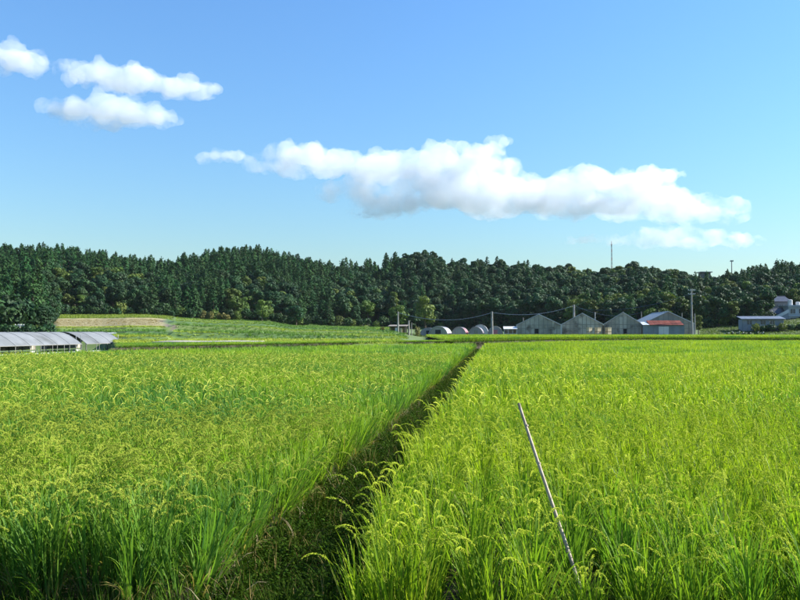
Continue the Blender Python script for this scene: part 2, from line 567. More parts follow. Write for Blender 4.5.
def field_poly(name, x0, x1, y0, z, side):
    """soil of a paddy whose far edge follows EDGE"""
    xs = np.linspace(x0, x1, 60)
    vs, fs = [], []
    for x in xs:
        # find y where D == edge(lat)
        ys = np.linspace(5, 140, 900)
        lat = x * CA + ys * SA
        D = -x * SA + ys * CA
        ok = D < np.interp(lat, EDGE_L, EDGE_D)
        ye = ys[ok].max() if ok.any() else 6
        vs += [(x, y0, z), (x, ye + 0.3, z), (x, y0, z - 0.5), (x, ye + 0.3, z - 0.5)]
    for i in range(len(xs) - 1):
        a, b_ = 4 * i, 4 * i + 4
        fs += [(a, b_, b_ + 1, a + 1), (a + 1, b_ + 1, b_ + 3, a + 3), (a + 2, b_ + 2, b_, a)]
    mb = MB()
    mb.add(vs, fs)
    return tag(mb.build(name, 'mud'), 'dark paddy soil under the rice', None, kind='structure')


field_poly('paddy_soil', PATH_R + 0.02, 62, FRONT_R - 0.25, 0.0, 1)
field_poly('paddy_soil', -48, PATH_L - 0.02, FRONT_L - 0.25, 0.0, -1)

# path: a low bund with an uneven crown
pm = MB()
ys = np.arange(3.0, 88, 0.22)
xs = np.linspace(PATH_L - 0.12, PATH_R + 0.12, 13)
vs_, fs_ = [], []
for y in ys:
    for k, x in enumerate(xs):
        w = min(k, len(xs) - 1 - k) / 2.5
        h = 0.17 * min(1, w) - 0.02
        h += 0.045 * mnoise.noise(Vector((x * 2.2, y * 1.6, 0))) * min(1, w) + 0.02 * mnoise.noise(Vector((x * 7, y * 6, 3)))
        vs_.append((x, y, h))
nx = len(xs)
for j in range(len(ys) - 1):
    for k in range(nx - 1):
        fs_.append((j * nx + k, j * nx + k + 1, (j + 1) * nx + k + 1, (j + 1) * nx + k))
pm.add(vs_, fs_)
tag(pm.build('path', 'path', smooth=True), 'narrow weedy earth path between the two rice fields', None, kind='structure')
# farm track the photographer stands on, in front of both paddies
tm = MB()
vs_, fs_ = [], []
tx = np.arange(-26, 26.1, 0.5)
ty = np.array([-4, -3.6, -2, 0, 2, 3.2, 3.9, 4.3, 4.42])
tz = np.array([-0.5, 0.1, 0.2, 0.22, 0.2, 0.16, 0.06, -0.1, -0.3])
for j, y in enumerate(ty):
    for x in tx:
        yy = y + (0.9 * np.clip((-x - 1.6) / 1.0, 0, 1) if y > 0.5 else 0)
        vs_.append((x, yy, tz[j] + 0.03 * mnoise.noise(Vector((x * 1.3, y, 1)))))
nx = len(tx)
for j in range(len(ty) - 1):
    for k in range(nx - 1):
        fs_.append((j * nx + k, j * nx + k + 1, (j + 1) * nx + k + 1, (j + 1) * nx + k))
tm.add(vs_, fs_)
tag(tm.build('farm_track', 'path', smooth=True), 'earth farm track along the front of the rice fields', None, kind='structure')


# ------------------------------------------------------------------ rice
def ribbon(mb, p, d, length, w, segs, bend, rg, tint, prof='leaf', out=None, tw=None):
    """a blade that starts along d and bends over; bend = total angle in radians"""
    p = Vector(p)
    d = Vector(d).normalized()
    ax = d.cross(Vector((0, 0, 1)))
    if ax.length < 0.05:
        ang = rg.uniform(0, 6.28)
        ax = Vector((math.cos(ang), math.sin(ang), 0))
    ax.normalize()
    side = (ax * math.cos(tw or 0) + d.cross(ax) * math.sin(tw or 0)).normalized()
    st = length / segs
    vs, ts = [], []
    for i in range(segs + 1):
        f = i / segs
        ww = w * (0.55 + 0.45 * math.sin(min(f * 2.2, 1) * 1.57)) * (1 - f ** 2.2) if prof == 'leaf' else w * (1 - 0.4 * f)
        if i == segs:
            vs.append(p.copy())
            ts.append((tint[0], tint[1] * f, tint[2]))
        else:
            vs += [p - side * ww * 0.5, p + side * ww * 0.5]
            ts += [(tint[0], tint[1] * f, tint[2])] * 2
        q = Matrix.Rotation(-bend / segs * (0.4 + 1.2 * f), 3, ax)
        d2 = q @ d
        p = p + (d + d2) * 0.5 * st
        d = d2
        side = (side - d * side.dot(d)).normalized()
    fs = [(2 * i, 2 * i + 1, 2 * i + 3, 2 * i + 2) for i in range(segs - 1)]
    k = 2 * (segs - 1)
    fs.append((k, k + 1, k + 2))
    mb.add(vs, fs, ts)
    return p, d


def curve_pts(p, d, length, segs, bend):
    p = Vector(p)
    d = Vector(d).normalized()
    ax = d.cross(Vector((0, 0, 1)))
    ax = ax.normalized() if ax.length > .02 else Vector((1, 0, 0))
    out = [p.copy()]
    for i in range(segs):
        d2 = Matrix.Rotation(-bend / segs * (0.4 + 1.2 * i / segs), 3, ax) @ d
        p = p + (d + d2) * 0.5 * length / segs
        d = d2
        out.append(p.copy())
    return out


def panicle(rg, p, d, lod, ripe):
    mb = MB()
    L = rg.uniform(0.19, 0.25)
    bend = rg.uniform(1.5, 2.5) if ripe else rg.uniform(1.1, 2.2)
    if lod == 0:
        pts = curve_pts(p, d, L, 12, bend)
        mb.tube(pts, [0.0016] * len(pts), 3, False, (0.2, 0.5, 0))
        for i in range(3, 13):
            base = pts[i]
            ax = (pts[i] - pts[i - 1]).normalized()
            for k in range(7):
                a = rg.uniform(0, 6.28)
                e = Vector((math.cos(a), math.sin(a), rg.uniform(-0.6, 0.3)))
                e = (e - ax * e.dot(ax) * 0.5).normalized()
                spread = 0.014 * (1 - 0.5 * (i - 3) / 10.0)
                c = base + e * rg.uniform(0.002, spread) + ax * rg.uniform(-0.01, 0.01) + Vector((0, 0, -rg.uniform(0, 0.008)))
                g = (ax * 0.9 + e * 0.35 + Vector((0, 0, -0.35))).normalized() * 0.0062
                s1 = g.cross(Vector((0.3, 0.5, 0.8))).normalized() * 0.0031
                s2 = g.cross(s1).normalized() * 0.0031
                t = rg.uniform(0, 1)
                mb.add([c - g, c + g, c + s1, c + s2, c - s1, c - s2],
                       [(0, 2, 3), (0, 3, 4), (0, 4, 5), (0, 5, 2), (1, 3, 2), (1, 4, 3), (1, 5, 4), (1, 2, 5)],
                       (t, 0.5, 0.0))
    else:
        n = 5 if lod == 1 else 3
        pts = curve_pts(p, d, L, n, bend)
        r = 0.0075 if lod == 1 else 0.013
        rad = [r * 0.25] + [r * (1.0 if 0 < i < n else 0.5) for i in range(1, n + 1)]
        if lod == 1:
            rad[1] = r * 0.5
        mb.tube(pts, rad, 4 if lod == 1 else 3, False, (rg.uniform(0, 1), 0.5, 0))
    return mb


def rice_hill(seed, lod, ripe):
    """-> leaves MB, list of panicle MB"""
    rg = random.Random(seed)
    lv = MB()
    pans = []
    nt_ = (21, 10, 8)[lod]
    w = (0.0120, 0.0160, 0.026)[lod]
    segs = (6, 4, 3)[lod]
    npan = ((5, 1, 0) if ripe else (3, 1, 0))[lod]
    who = set(rg.sample(range(nt_), npan))
    for t in range(nt_):
        a = rg.uniform(0, 6.28)
        rr = 0.045 * math.sqrt(rg.random()) * (1, 1.1, 1.6)[lod]
        base = Vector((math.cos(a) * rr, math.sin(a) * rr, 0))
        tilt = rg.uniform(0.01, 0.13) + rr * 1.0
        a2 = a + rg.uniform(-0.5, 0.5)
        d = Vector((math.sin(tilt) * math.cos(a2), math.sin(tilt) * math.sin(a2), math.cos(tilt)))
        cl = rg.uniform(0.48, 0.64)
        tr = rg.random()
        yellow_base = rg.random() < 0.35
        # culm
        top, dt = ribbon(lv, base, d, cl, 0.006 * (1, 1.6, 2.4)[lod], 3, 0.12, rg, (tr * 0.8, 0.05, 0.25 if yellow_base else 0.05), 'stem')
        # leaves up the culm
        nl = (4, 3, 2)[lod]
        for k in range(nl):
            f = (0.34 + 0.62 * k / max(nl - 1, 1)) * cl * rg.uniform(0.9, 1.06)
            p = base + d * f
            b2 = a2 + rg.uniform(-1.6, 1.6)
            op = rg.uniform(0.04, 0.25)
            dd = (d * math.cos(op) + Vector((math.cos(b2), math.sin(b2), 0)) * math.sin(op)).normalized()
            ln = rg.uniform(0.23, 0.35) * (1.0 if k < nl - 1 else 1.08)
            bend = rg.choice((rg.uniform(0.05, 0.4), rg.uniform(0.2, 0.8), rg.uniform(0.6, 1.5)))
            dry = 0.0
            if k == 0 and rg.random() < (0.42 if ripe else 0.22):
                dry = rg.uniform(0.5, 1.0)
                bend = rg.uniform(1.5, 2.4)
            elif rg.random() < 0.04:
                dry = rg.uniform(0.3, 0.7)
            ribbon(lv, p, dd, ln, w * rg.uniform(0.8, 1.2), segs, bend, rg, (rg.random(), rg.uniform(0.2, 1.0), dry), tw=rg.uniform(-0.7, 0.7))
        if t in who:
            b2 = a2 + rg.uniform(-0.9, 0.9)
            dd = (dt + Vector((math.cos(b2), math.sin(b2), 0)) * 0.28).normalized()
            pp = top
            if lod == 0:
                pts = curve_pts(top, dd, rg.uniform(0.02, 0.11), 3, 0.15)
                lv.tube(pts, [0.0018] * 4, 3, False, (tr, 0.6, 0))
                pp = pts[-1]
                dd = pts[-1] - pts[-2]
            else:
                pp = top + dd * rg.uniform(0.0, 0.08)
            pans.append(panicle(rg, pp, dd, lod, ripe))
    return lv, pans


def merged(name, lv, pans, lm, pmn):
    """one mesh with two materials, for the uncountable rest of the field"""
    n = MB()
    n.add(lv.v, lv.f, list(lv.t))
    nf = len(n.f)
    for p in pans:
        n.add(p.v, p.f, list(p.t))
    me = n.mesh(name, lm)
    me.materials.append(M[pmn])
    mi = np.zeros(len(n.f), np.int32)
    mi[nf:] = 1
    me.polygons.foreach_set('material_index', mi)
    return me


SRC = {}
NEARV = {}
for side, ripe in (('r', False), ('l', True)):
    lm, pn = 'rice_' + side, 'panicle_' + side
    for lod, nv in ((0, 7), (1, 6), (2, 5)):
        out = []
        for k in range(nv):
            lv, pans = rice_hill(1000 * lod + 37 * k + (500 if ripe else 0), lod, ripe)
            out.append(merged('rice_clump', lv, pans, lm, pn))
            if lod == 0:
                NEARV.setdefault(side, []).append((lv.mesh('rice_plant', lm), [p.mesh('panicle', pn) for p in pans]))
        SRC[side, lod] = out

STICK_TOP, STICK_MID = at(519, 403, 5.4), at(567, 553, 4.9)
sd = (STICK_MID - STICK_TOP).normalized()
STICK_BASE = STICK_TOP + sd * ((STICK_TOP.z + 0.12) / -sd.z)


def hills_for(side):
    """every planted hill of one paddy: rows run along the path"""
    rows = []
    if side == 'r':
        x0s = np.arange(PATH_R + 0.13, 62, 0.315)
    else:
        x0s = np.arange(PATH_L - 0.14, -48, -0.31)
    front = FRONT_R if side == 'r' else FRONT_L
    for x in x0s:
        y = front + rng.uniform(0, 0.1)
        ys_ = np.arange(y, 130, 0.165)
        xs_ = np.full_like(ys_, x)
        far = ys_ > 46
        keep = ~far | (np.arange(len(ys_)) % 2 == 0)
        xs_, ys_ = xs_[keep], ys_[keep]
        rows.append(np.stack([xs_, ys_], -1))
    p = np.concatenate(rows)
    p += rng.normal(0, 1, p.shape) * np.array([0.014, 0.025])
    lat = p[:, 0] * CA + p[:, 1] * SA
    D = -p[:, 0] * SA + p[:, 1] * CA
    px = 400 + F * lat / D
    ok = (D < np.interp(lat, EDGE_L, EDGE_D) + 0.15 * np.sin(lat * 3)) & (lat > -0.62 * D - 2.5) & (lat < 0.62 * D + 2.5)
    # some hills missing, none right in front of the stick
    ok &= rng.random(len(p)) > 0.03
    sl, sD = STICK_MID.x * CA + STICK_MID.y * SA, 4.9
    ok &= ~((np.abs(px - 567) < 26) & (D < 4.86) & (D > 4.66))
    ok &= ~((np.abs(px - 558) < 20) & (D < 5.0) & (D > 4.8))
    p, D = p[ok], D[ok]
    # volunteer hills thicken the front edge of each paddy
    front = FRONT_R if side == 'r' else FRONT_L
    ex = rng.uniform(PATH_R + .2, 5.6, 38) if side == 'r' else rng.uniform(-7.0, PATH_L - .2, 34)
    e = np.column_stack([ex, front - .05 + rng.uniform(-.06, .10, len(ex))])
    eD = -e[:, 0] * SA + e[:, 1] * CA
    kp = np.abs(400 + F * (e[:, 0] * CA + e[:, 1] * SA) / eD - 563) > 34
    p, D = np.concatenate([p, e[kp]]), np.concatenate([D, eD[kp]])
    if side == 'r':        # a few short hills in front of the foot of the stick
        e = np.array([ld((q - 400) / F * d_, d_) for q, d_ in ((566, 4.42), (574, 4.50), (583, 4.44), (591, 4.52))])
        p, D = np.concatenate([p, e]), np.concatenate([D, [4.42, 4.50, 4.44, 4.52]])
    return p, D


def rice_field(side):
    p, D = hills_for(side)
    order = np.argsort(D)
    p, D = p[order], D[order]
    n = len(p)
    rz_ = rng.uniform(0, 2 * math.pi, n)
    hmap = np.array([mnoise.noise(Vector((q[0] * .45, q[1] * .45, 5.0 if side == 'r' else 9.0))) for q in p])
    hs = rng.uniform(0.90, 1.08, n) * (1 + 0.07 * hmap)
    hs = np.where((D < 4.67) & (np.abs(400 + F * (p[:, 0] * CA + p[:, 1] * SA) / D - 567) < 30), .78, hs)
    ws = hs * rng.uniform(0.86, 1.04, n) * (0.95 if side == "r" else 1.0)
    tiltx, tilty = rng.normal(0, 0.05, n), rng.normal(0, 0.05, n) + (0.10 if side == 'l' else -0.03)
    # hills beside the path lean out over it
    if side == 'l':
        tilty += np.where(p[:, 0] > PATH_L - 0.3, 0.20, 0)
    else:
        tilty += np.where(p[:, 0] < PATH_R + 0.2, -0.07, 0)
    def rice_label(i):
        if side == 'r':
            if p[i, 0] < PATH_R + 0.3:
                return ('green rice plant leaning over the earth path, first row of the field of upright rice', 'green rice plants along the path')
            if D[i] < FRONT_R + .22:
                return ('upright green rice plant in the front row of the field that holds the stick', 'green rice plants in the front row')
            return ('upright green rice plant behind the front row, around the leaning stick', 'green rice plants behind the front row')
        if p[i, 0] > PATH_L - 0.35:
            return ('sunlit ripening rice plant in the first row beside the earth path', 'ripening rice plants along the path')
        if p[i, 1] < FRONT_L + .3:
            return ('ripening rice plant with drooping yellow panicles in the front row of its field', 'ripening rice plants in the front row')
        return ('ripening rice plant with drooping yellow panicles behind the front row of its field', 'ripening rice plants behind the front row')
    NIND = 150
    px = 400 + F * (p[:, 0] * CA + p[:, 1] * SA) / D
    inview = np.where((px > -10) & (px < 810))[0][:NIND]
    ind = set(inview.tolist())
    for i in inview:
        me, pms = NEARV[side][int(rng.integers(len(NEARV[side])))]
        o = link('rice_plant', me)
        o.location = (p[i, 0], p[i, 1], -0.01)
        o.rotation_euler = (tiltx[i], tilty[i], rz_[i])
        o.scale = (ws[i], ws[i], hs[i])
        lab, grp = rice_label(i)
        tag(o, lab, 'rice plant', grp)
        for q in pms:
            link('panicle', q, o)
    rest = np.array([i for i in range(n) if i not in ind])
    for lod, lo, hi in ((0, 0, 12.0), (1, 12.0, 40), (2, 40, 999)):
        sel = rest[(D[rest] >= lo) & (D[rest] < hi)]
        sc_ = np.stack([ws[sel], ws[sel], hs[sel]], -1)
        if lod == 2:
            sc_[:, :2] *= 1.25
        o = scatter('rice', np.column_stack([p[sel], np.full(len(sel), -0.01)]),
                    np.column_stack([tiltx[sel], tilty[sel], rz_[sel]]), sc_, rng.integers(0, len(SRC[side, lod]), len(sel)), SRC[side, lod])
        where = ('front', 'middle', 'far')[lod]
        tag(o, 'mass of %s rice across the %s of the field %s of the path' % (('bright green', 'ripening yellow green')[side == 'l'], where, ('right', 'left')[side == 'l']),
            'rice', kind='stuff')
    return n


nr_, nl_ = rice_field('r'), rice_field('l')
print('rice hills', nr_, nl_)

def tuft(seed, n, h, w, segs, spread, bend=(0.3, 1.4), dry=0.0):
    rg = random.Random(seed)
    mb = MB()
    for i in range(n):
        a = rg.uniform(0, 6.28)
        r = spread * math.sqrt(rg.random())
        op = rg.uniform(0.1, 0.7)
        d = (math.cos(a) * math.sin(op), math.sin(a) * math.sin(op), math.cos(op))
        ribbon(mb, (math.cos(a) * r, math.sin(a) * r, 0), d, h * rg.uniform(0.5, 1.1), w, segs, rg.uniform(*bend), rg,
               (rg.random(), rg.random(), 0.8 if rg.random() < dry else 0.0), tw=rg.uniform(-.6, .6))
    return mb


def herb(seed, n, size):
    """low broad-leaved weed: stalks with small round leaves"""
    rg = random.Random(seed)
    mb = MB()
    for i in range(n):
        a = rg.uniform(0, 6.28)
        r = 0.09 * math.sqrt(rg.random())
        z = rg.uniform(0.03, 0.13)
        c = Vector((math.cos(a) * r, math.sin(a) * r, z))
        nrm = Vector((rg.gauss(0, .4), rg.gauss(0, .4), 1)).normalized()
        u = nrm.orthogonal().normalized()
        v = nrm.cross(u)
        b_ = rg.uniform(0, 6.28)
        k = size * rg.uniform(.6, 1.2)
        pts = [c + (u * math.cos(b_ + q * 1.047) * k + v * math.sin(b_ + q * 1.047) * k * .62) + nrm * (-.15 * k if q % 3 else 0.1 * k) for q in range(6)]
        mb.add(pts, [(0, 1, 2, 3), (0, 3, 4, 5)], (rg.random(), rg.random(), 0))
    return mb


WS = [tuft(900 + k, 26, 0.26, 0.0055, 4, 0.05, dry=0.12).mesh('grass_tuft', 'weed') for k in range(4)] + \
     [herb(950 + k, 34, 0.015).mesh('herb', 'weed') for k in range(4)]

# rice of the next paddies, beyond the field edge
def far_rice(side, lat0, lat1, dfar, gap, label, soil=0.28, zs=1.0):
    st = 0.5
    la, DD = np.meshgrid(np.arange(lat0, lat1, 0.42), np.arange(45, 170, st))
    la = la.ravel() + rng.normal(0, .08, la.size)
    DD = DD.ravel() + rng.normal(0, .1, DD.size)
    px = 400 + F * la / DD
    near = np.interp(la, EDGE_L, EDGE_D) + gap
    far = np.interp(la, [a for a, _ in dfar], [b_ for _, b_ in dfar])
    ok = (DD > near) & (DD < far) & (px > 119) & (px < 940)
    la, DD = la[ok], DD[ok]
    # dense front rows close the wall of stems
    l2, d2 = np.meshgrid(np.arange(lat0, lat1, 0.24), np.arange(0, 2.4, 0.26))
    l2, d2 = l2.ravel() + rng.normal(0, .04, l2.size), d2.ravel() + rng.normal(0, .04, d2.size)
    d2 = d2 + np.interp(l2, EDGE_L, EDGE_D) + gap
    k2 = (400 + F * l2 / d2 > 119) & (400 + F * l2 / d2 < 940)
    la, DD = np.concatenate([la, l2[k2]]), np.concatenate([DD, d2[k2]])
    n = len(la)
    pts = np.column_stack([la * CA - DD * SA, la * SA + DD * CA, np.full(n, soil)])
    s_ = rng.uniform(0.95, 1.12, n)
    o = scatter('rice', pts, np.column_stack([rng.normal(0, .06, n), rng.normal(0, .06, n), rng.uniform(0, 6.28, n)]),
                np.column_stack([s_ * 1.5, s_ * 1.5, s_ * zs]), rng.integers(0, 5, n), SRC[side, 2])
    tag(o, label, 'rice', kind='stuff')
    # its soil: a raised bed
    lats = np.linspace(lat0, lat1, 40)
    mb = MB()
    vs, fs = [], []
    for l_ in lats:
        a, b_ = np.interp(l_, EDGE_L, EDGE_D) + gap - 0.5, np.interp(l_, [q for q, _ in dfar], [q for _, q in dfar]) + 0.3
        b_ = min(b_, -l_ / .358) if l_ < -5 else b_
        b_ = max(b_, a + .5)
        if l_ < -18.5:
            continue
        for D_, z_ in ((a - 0.1, -0.5), (a, soil), (b_, soil), (b_, -0.5)):
            x, y = ld(l_, D_)
            vs.append((x, y, z_))
    for i in range(len(vs) // 4 - 1):
        for k in range(3):
            fs.append((4 * i + k, 4 * i + 4 + k, 4 * i + 5 + k, 4 * i + 1 + k))
    mb.add(vs, fs)
    tag(mb.build('paddy_soil', 'mud'), 'soil bed of the paddy beyond', None, kind='structure')
    return lat0, lat1, gap, soil


def bank_weeds(lat0, lat1, gap, soil):
    """dark weeds on the shaded bank between two paddies"""
    l_ = rng.uniform(max(lat0, -18.3), lat1, int((lat1 - lat0) * 26))
    D_ = np.interp(l_, EDGE_L, EDGE_D) + gap - 0.55 + rng.normal(0, .05, len(l_))
    z_ = rng.uniform(.45, soil - .02, len(l_))
    n = len(l_)
    s_ = rng.uniform(.7, 1.5, n)
    o = scatter('bank_weeds', np.column_stack([l_ * CA - D_ * SA, l_ * SA + D_ * CA, z_]), np.column_stack([rng.normal(.5, .3, n), rng.normal(0, .2, n), rng.uniform(0, 6.28, n)]),
                np.column_stack([s_ * 1.6, s_ * 1.6, s_]), rng.integers(0, 4, n), WS)
    tag(o, 'dark weeds on the low bank beyond the field %s of the path' % ('left' if lat0 < 0 else 'right'), 'weeds', kind='stuff')



bank_weeds(*far_rice('l', -23.5, 4.5, [(-23.5, 65), (5, 84)], 2.6, 'strip of rice beyond the far edge of the field left of the path', 0.90, 0.2))
bank_weeds(*far_rice('r', 5.5, 80, [(5.5, 158), (40, 160), (80, 150)], 2.6, 'wide band of rice in front of the grey greenhouses', 0.86, 0.55))

# ------------------------------------------------------------------ low growth: weeds on the path, crops on the terraces
n = 12000
wy = 3.2 + (rng.random(n) ** 1.9) * 74
wx = rng.uniform(PATH_L - 0.05, PATH_R + 0.05, n)
ok = np.array([mnoise.noise(Vector((x * 1.4, y * 0.9, 11))) for x, y in zip(wx, wy)]) + rng.normal(0, .25, n) > -0.70
wx, wy = wx[ok], wy[ok]
n = len(wx)
edge = np.clip(np.minimum(wx - PATH_L, PATH_R - wx) / 0.45, 0, 1)
ws_ = rng.uniform(0.6, 1.35, n) * (1.25 - 0.4 * edge)
idx_ = np.where(rng.random(n) < .78, rng.integers(0, 4, n), rng.integers(4, 8, n))
tag(scatter('path_weeds', np.column_stack([wx, wy, 0.02 + 0.12 * np.clip(edge * 2, 0, 1)]), np.column_stack([rng.normal(0, .15, n), rng.normal(0, .15, n), rng.uniform(0, 6.28, n)]),
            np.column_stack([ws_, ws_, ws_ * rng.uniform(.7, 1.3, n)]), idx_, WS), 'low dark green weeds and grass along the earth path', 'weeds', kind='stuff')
n = 1500
fx = rng.uniform(-7.5, PATH_R, n)
fy = np.where(fx < PATH_L, FRONT_L - .12 - np.abs(rng.normal(0, .3, n)), rng.uniform(3.3, 5.2, n))
f_ = rng.uniform(.7, 1.5, n)
tag(scatter('track_weeds', np.column_stack([fx, fy, np.full(n, .02)]), np.column_stack([rng.normal(0, .15, n), rng.normal(0, .15, n), rng.uniform(0, 6.28, n)]),
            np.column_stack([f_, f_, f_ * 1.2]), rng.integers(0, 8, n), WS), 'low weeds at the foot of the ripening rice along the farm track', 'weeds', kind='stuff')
SS = []
for k in range(4):
    mb = tuft(980 + k, 5, 0.34, 0.005, 4, 0.03, bend=(1.4, 2.6))
    SS.append(mb.mesh('straw', 'straw'))
n = 620
sy = 4.0 + (rng.random(n) ** 1.6) * 40
sxx = np.where(rng.random(n) < 0.65, PATH_L + rng.normal(0.06, .10, n), rng.uniform(PATH_L, PATH_R, n))
tag(scatter('dry_straw', np.column_stack([sxx, sy, np.full(n, 0.09)]), np.column_stack([rng.normal(0, .5, n), rng.normal(0.25, .5, n), rng.uniform(0, 6.28, n)]),
            np.column_stack([rng.uniform(.5, 1.2, n)] * 3), rng.integers(0, 4, n), SS), 'dry straw blades lying along the edge of the path', 'straw', kind='stuff')

# crops and grass on the terraces at the foot of the hill
CS = [tuft(700 + k, 26, 0.75, 0.075, 3, 0.35).mesh('crop_tuft', 'crop') for k in range(5)]


def crop(name, label, px0, px1, sel, colour, hgt, step=0.75, jitter=0.12):
    pts, cl = [], []
    for D in np.arange(66, 258, step):
        for px in np.arange(px0, px1, step * F / D):
            pts.append((px + rng.normal(0, .15) * F / D, D + rng.normal(0, .12)))
    p = np.array(pts)
    bd = np.interp(p[:, 0], PXK, BD)
    d0 = np.interp(p[:, 0], [104, 126], [100.0, 70.0])
    s = (p[:, 1] - d0) / (bd - d0)
    ok = sel(p[:, 0], p[:, 1], s) & (p[:, 1] < bd + 3)
    p = p[ok]
    n = len(p)
    if n == 0:
        return
    lat = (p[:, 0] - 400) / F * p[:, 1]
    z = terr_z(p[:, 0], p[:, 1])
    c = np.array(colour)[None] * rng.uniform(1 - jitter * 2, 1 + jitter * 2, (n, 1))
    s_ = rng.uniform(0.75, 1.25, n)
    o = scatter(name, np.column_stack([lat * CA - p[:, 1] * SA, lat * SA + p[:, 1] * CA, z - 0.03]),
                np.column_stack([rng.normal(0, .1, n), rng.normal(0, .1, n), rng.uniform(0, 6.28, n)]),
                np.column_stack([s_ * step, s_ * step, s_ * hgt / 0.6]), rng.integers(0, 5, n), CS, c)
    tag(o, label, 'crop', kind='stuff')


road = lambda px, D: (D > 69.4) & (D < 74.2) & (px > 150) & (px < 262)
crop('meadow_grass', 'yellow green grass on the lowest terrace behind the left rice', 112, 420, lambda px, D, s: (s > 0.0) & (s < 0.17) & ~road(px, D), (0.52, 0.62, 0.07), 0.20)
crop('vegetable_rows', 'dark bluish green crop rows on the terraces left of the ditch', 45, 164, lambda px, D, s: (s > 0.16) & (s < 0.40) & ((s * 22) % 1 < .55), (0.20, 0.40, 0.07), 0.34)
crop('meadow_grass', 'bright grass strips below the tan field', 45, 164, lambda px, D, s: ((s > 0.405) & (s < 0.51)) | ((s > 0.16) & (s < 0.40) & ((s * 22) % 1 >= .55)), (0.52, 0.62, 0.07), 0.22)
crop('meadow_grass', 'grassy bank between the tan field and the trees', 45, 172, lambda px, D, s: (s > 0.78), (0.36, 0.47, 0.06), 0.45)
crop('dry_stubble', 'thin dry stubble on the tan sloping field', 45, 160, lambda px, D, s: (s > 0.54) & (s < 0.76) & ((D * 1.0 % 2.2) < 0.9), (0.52, 0.40, 0.18), 0.12)
crop('vegetable_rows', 'dark green crop on the stepped terraces right of the ditch', 178, 405, lambda px, D, s: (s > 0.17) & ((s * 11 + px * .004) % 1 < .5), (0.19, 0.37, 0.06), 0.34)
crop('meadow_grass', 'light green grass on the stepped terraces right of the ditch', 178, 405, lambda px, D, s: (s > 0.17) & ((s * 11 + px * .004) % 1 >= .5), (0.46, 0.60, 0.08), 0.25)
crop('verge_grass', 'rough grass around the greenhouses', 385, 830, lambda px, D, s: (D > 158) & ((D < 164) | (px > 700)), (0.17, 0.25, 0.05), 0.35, step=0.9)
# pale concrete farm road on the left, between strip of rice and terraces
mb = MB()
pts = [at(p_, 0, 71.8) for p_ in np.linspace(160, 259, 12)]
vs_, fs_ = [], []
for i, p_ in enumerate(pts):
    for dy, z in ((-1.9, 0.4), (-1.8, 1.04), (1.8, 1.10), (1.9, 0.4)):
        vs_.append((p_.x, p_.y + dy, z + 0.02 * math.sin(i)))
for i in range(11):
    for k in range(3):
        fs_.append((4 * i + k, 4 * i + 4 + k, 4 * i + 5 + k, 4 * i + 1 + k))
fs_ += [(0, 1, 2, 3), (47, 46, 45, 44)]
mb.add(vs_, fs_)
tag(mb.build('farm_road', 'concrete'), 'short pale concrete farm road beyond the left rice field', None, kind='structure')

# ------------------------------------------------------------------ trees
def leaf_cards(mb, c, nrm, size, rg, t, jit=0.5):
    nrm = (nrm + Vector((rg.gauss(0, jit), rg.gauss(0, jit), rg.gauss(0, jit)))).normalized()
    u = nrm.orthogonal().normalized()
    v = nrm.cross(u)
    a = rg.uniform(0, 6.28)
    u2 = u * math.cos(a) + v * math.sin(a)
    v2 = nrm.cross(u2)
    s1, s2 = size * rg.uniform(0.6, 1.2), size * rg.uniform(0.4, 0.9)
    mb.add([c - u2 * s1, c - v2 * s2 - nrm * .1 * s1, c + u2 * s1, c + v2 * s2 - nrm * .1 * s1], [(0, 1, 2, 3)], (t, rg.random(), 0))


def trunk_mesh(h, r, rg, limbs=0):
    mb = MB()
    pts = [Vector((0, 0, -0.6))]
    x = y = 0
    for i in range(1, 6):
        x += rg.gauss(0, .06)
        y += rg.gauss(0, .06)
        pts.append(Vector((x, y, h * i / 5)))
    mb.tube(pts, [r * 1.15, r, r * .85, r * .65, r * .42, r * .15], 7)
    for k in range(limbs):
        a = rg.uniform(0, 6.28)
        z = h * rg.uniform(.4, .75)
        L = h * rg.uniform(.25, .4)
        q = Vector((x * .6, y * .6, z))
        mb.tube([q, q + Vector((math.cos(a) * L * .5, math.sin(a) * L * .5, L * .4)), q + Vector((math.cos(a) * L * .9, math.sin(a) * L * .9, L * .9))],
                [r * .45, r * .3, r * .1], 5)
    return mb


def conifer(seed):
    rg = random.Random(seed)
    H = 12.5 * rg.uniform(.9, 1.1)
    Rm = rg.uniform(2.5, 3.3)
    mb = MB()
    z = 1.6
    while z < H:
        f = (z - 1.2) / (H - 1.2)
        r = Rm * (1 - f) ** 0.52 * (0.75 + 0.25 * min(1, f * 5)) + 0.12
        nb = max(3, int(5 + 6 * (1 - f)))
        for k in range(nb):
            a = rg.uniform(0, 6.28)
            rr = r * rg.uniform(0.72, 1.12)
            t = rg.random()
            for q in (0.45, 0.75, 1.0):
                c = Vector((math.cos(a) * rr * q, math.sin(a) * rr * q, z - 0.30 * rr * q + rg.gauss(0, .12)))
                leaf_cards(mb, c, Vector((math.cos(a) * .8, math.sin(a) * .8, .75)), 0.52 * (1 - .35 * f), rg, min(1, t * .5 + .5 * q * rg.random()), .45)
                leaf_cards(mb, c + Vector((rg.gauss(0, .25), rg.gauss(0, .25), rg.gauss(0, .2))), Vector((math.cos(a), math.sin(a), .3)), 0.42 * (1 - .35 * f), rg, t * .8, .5)
        z += 0.50
    for k in range(5):
        leaf_cards(mb, Vector((rg.gauss(0, .06), rg.gauss(0, .06), H - .1 + k * .12)), Vector((rg.gauss(0, 1), rg.gauss(0, 1), .2)), .22, rg, .6)
    return mb, trunk_mesh(H * .9, 0.2, rg)


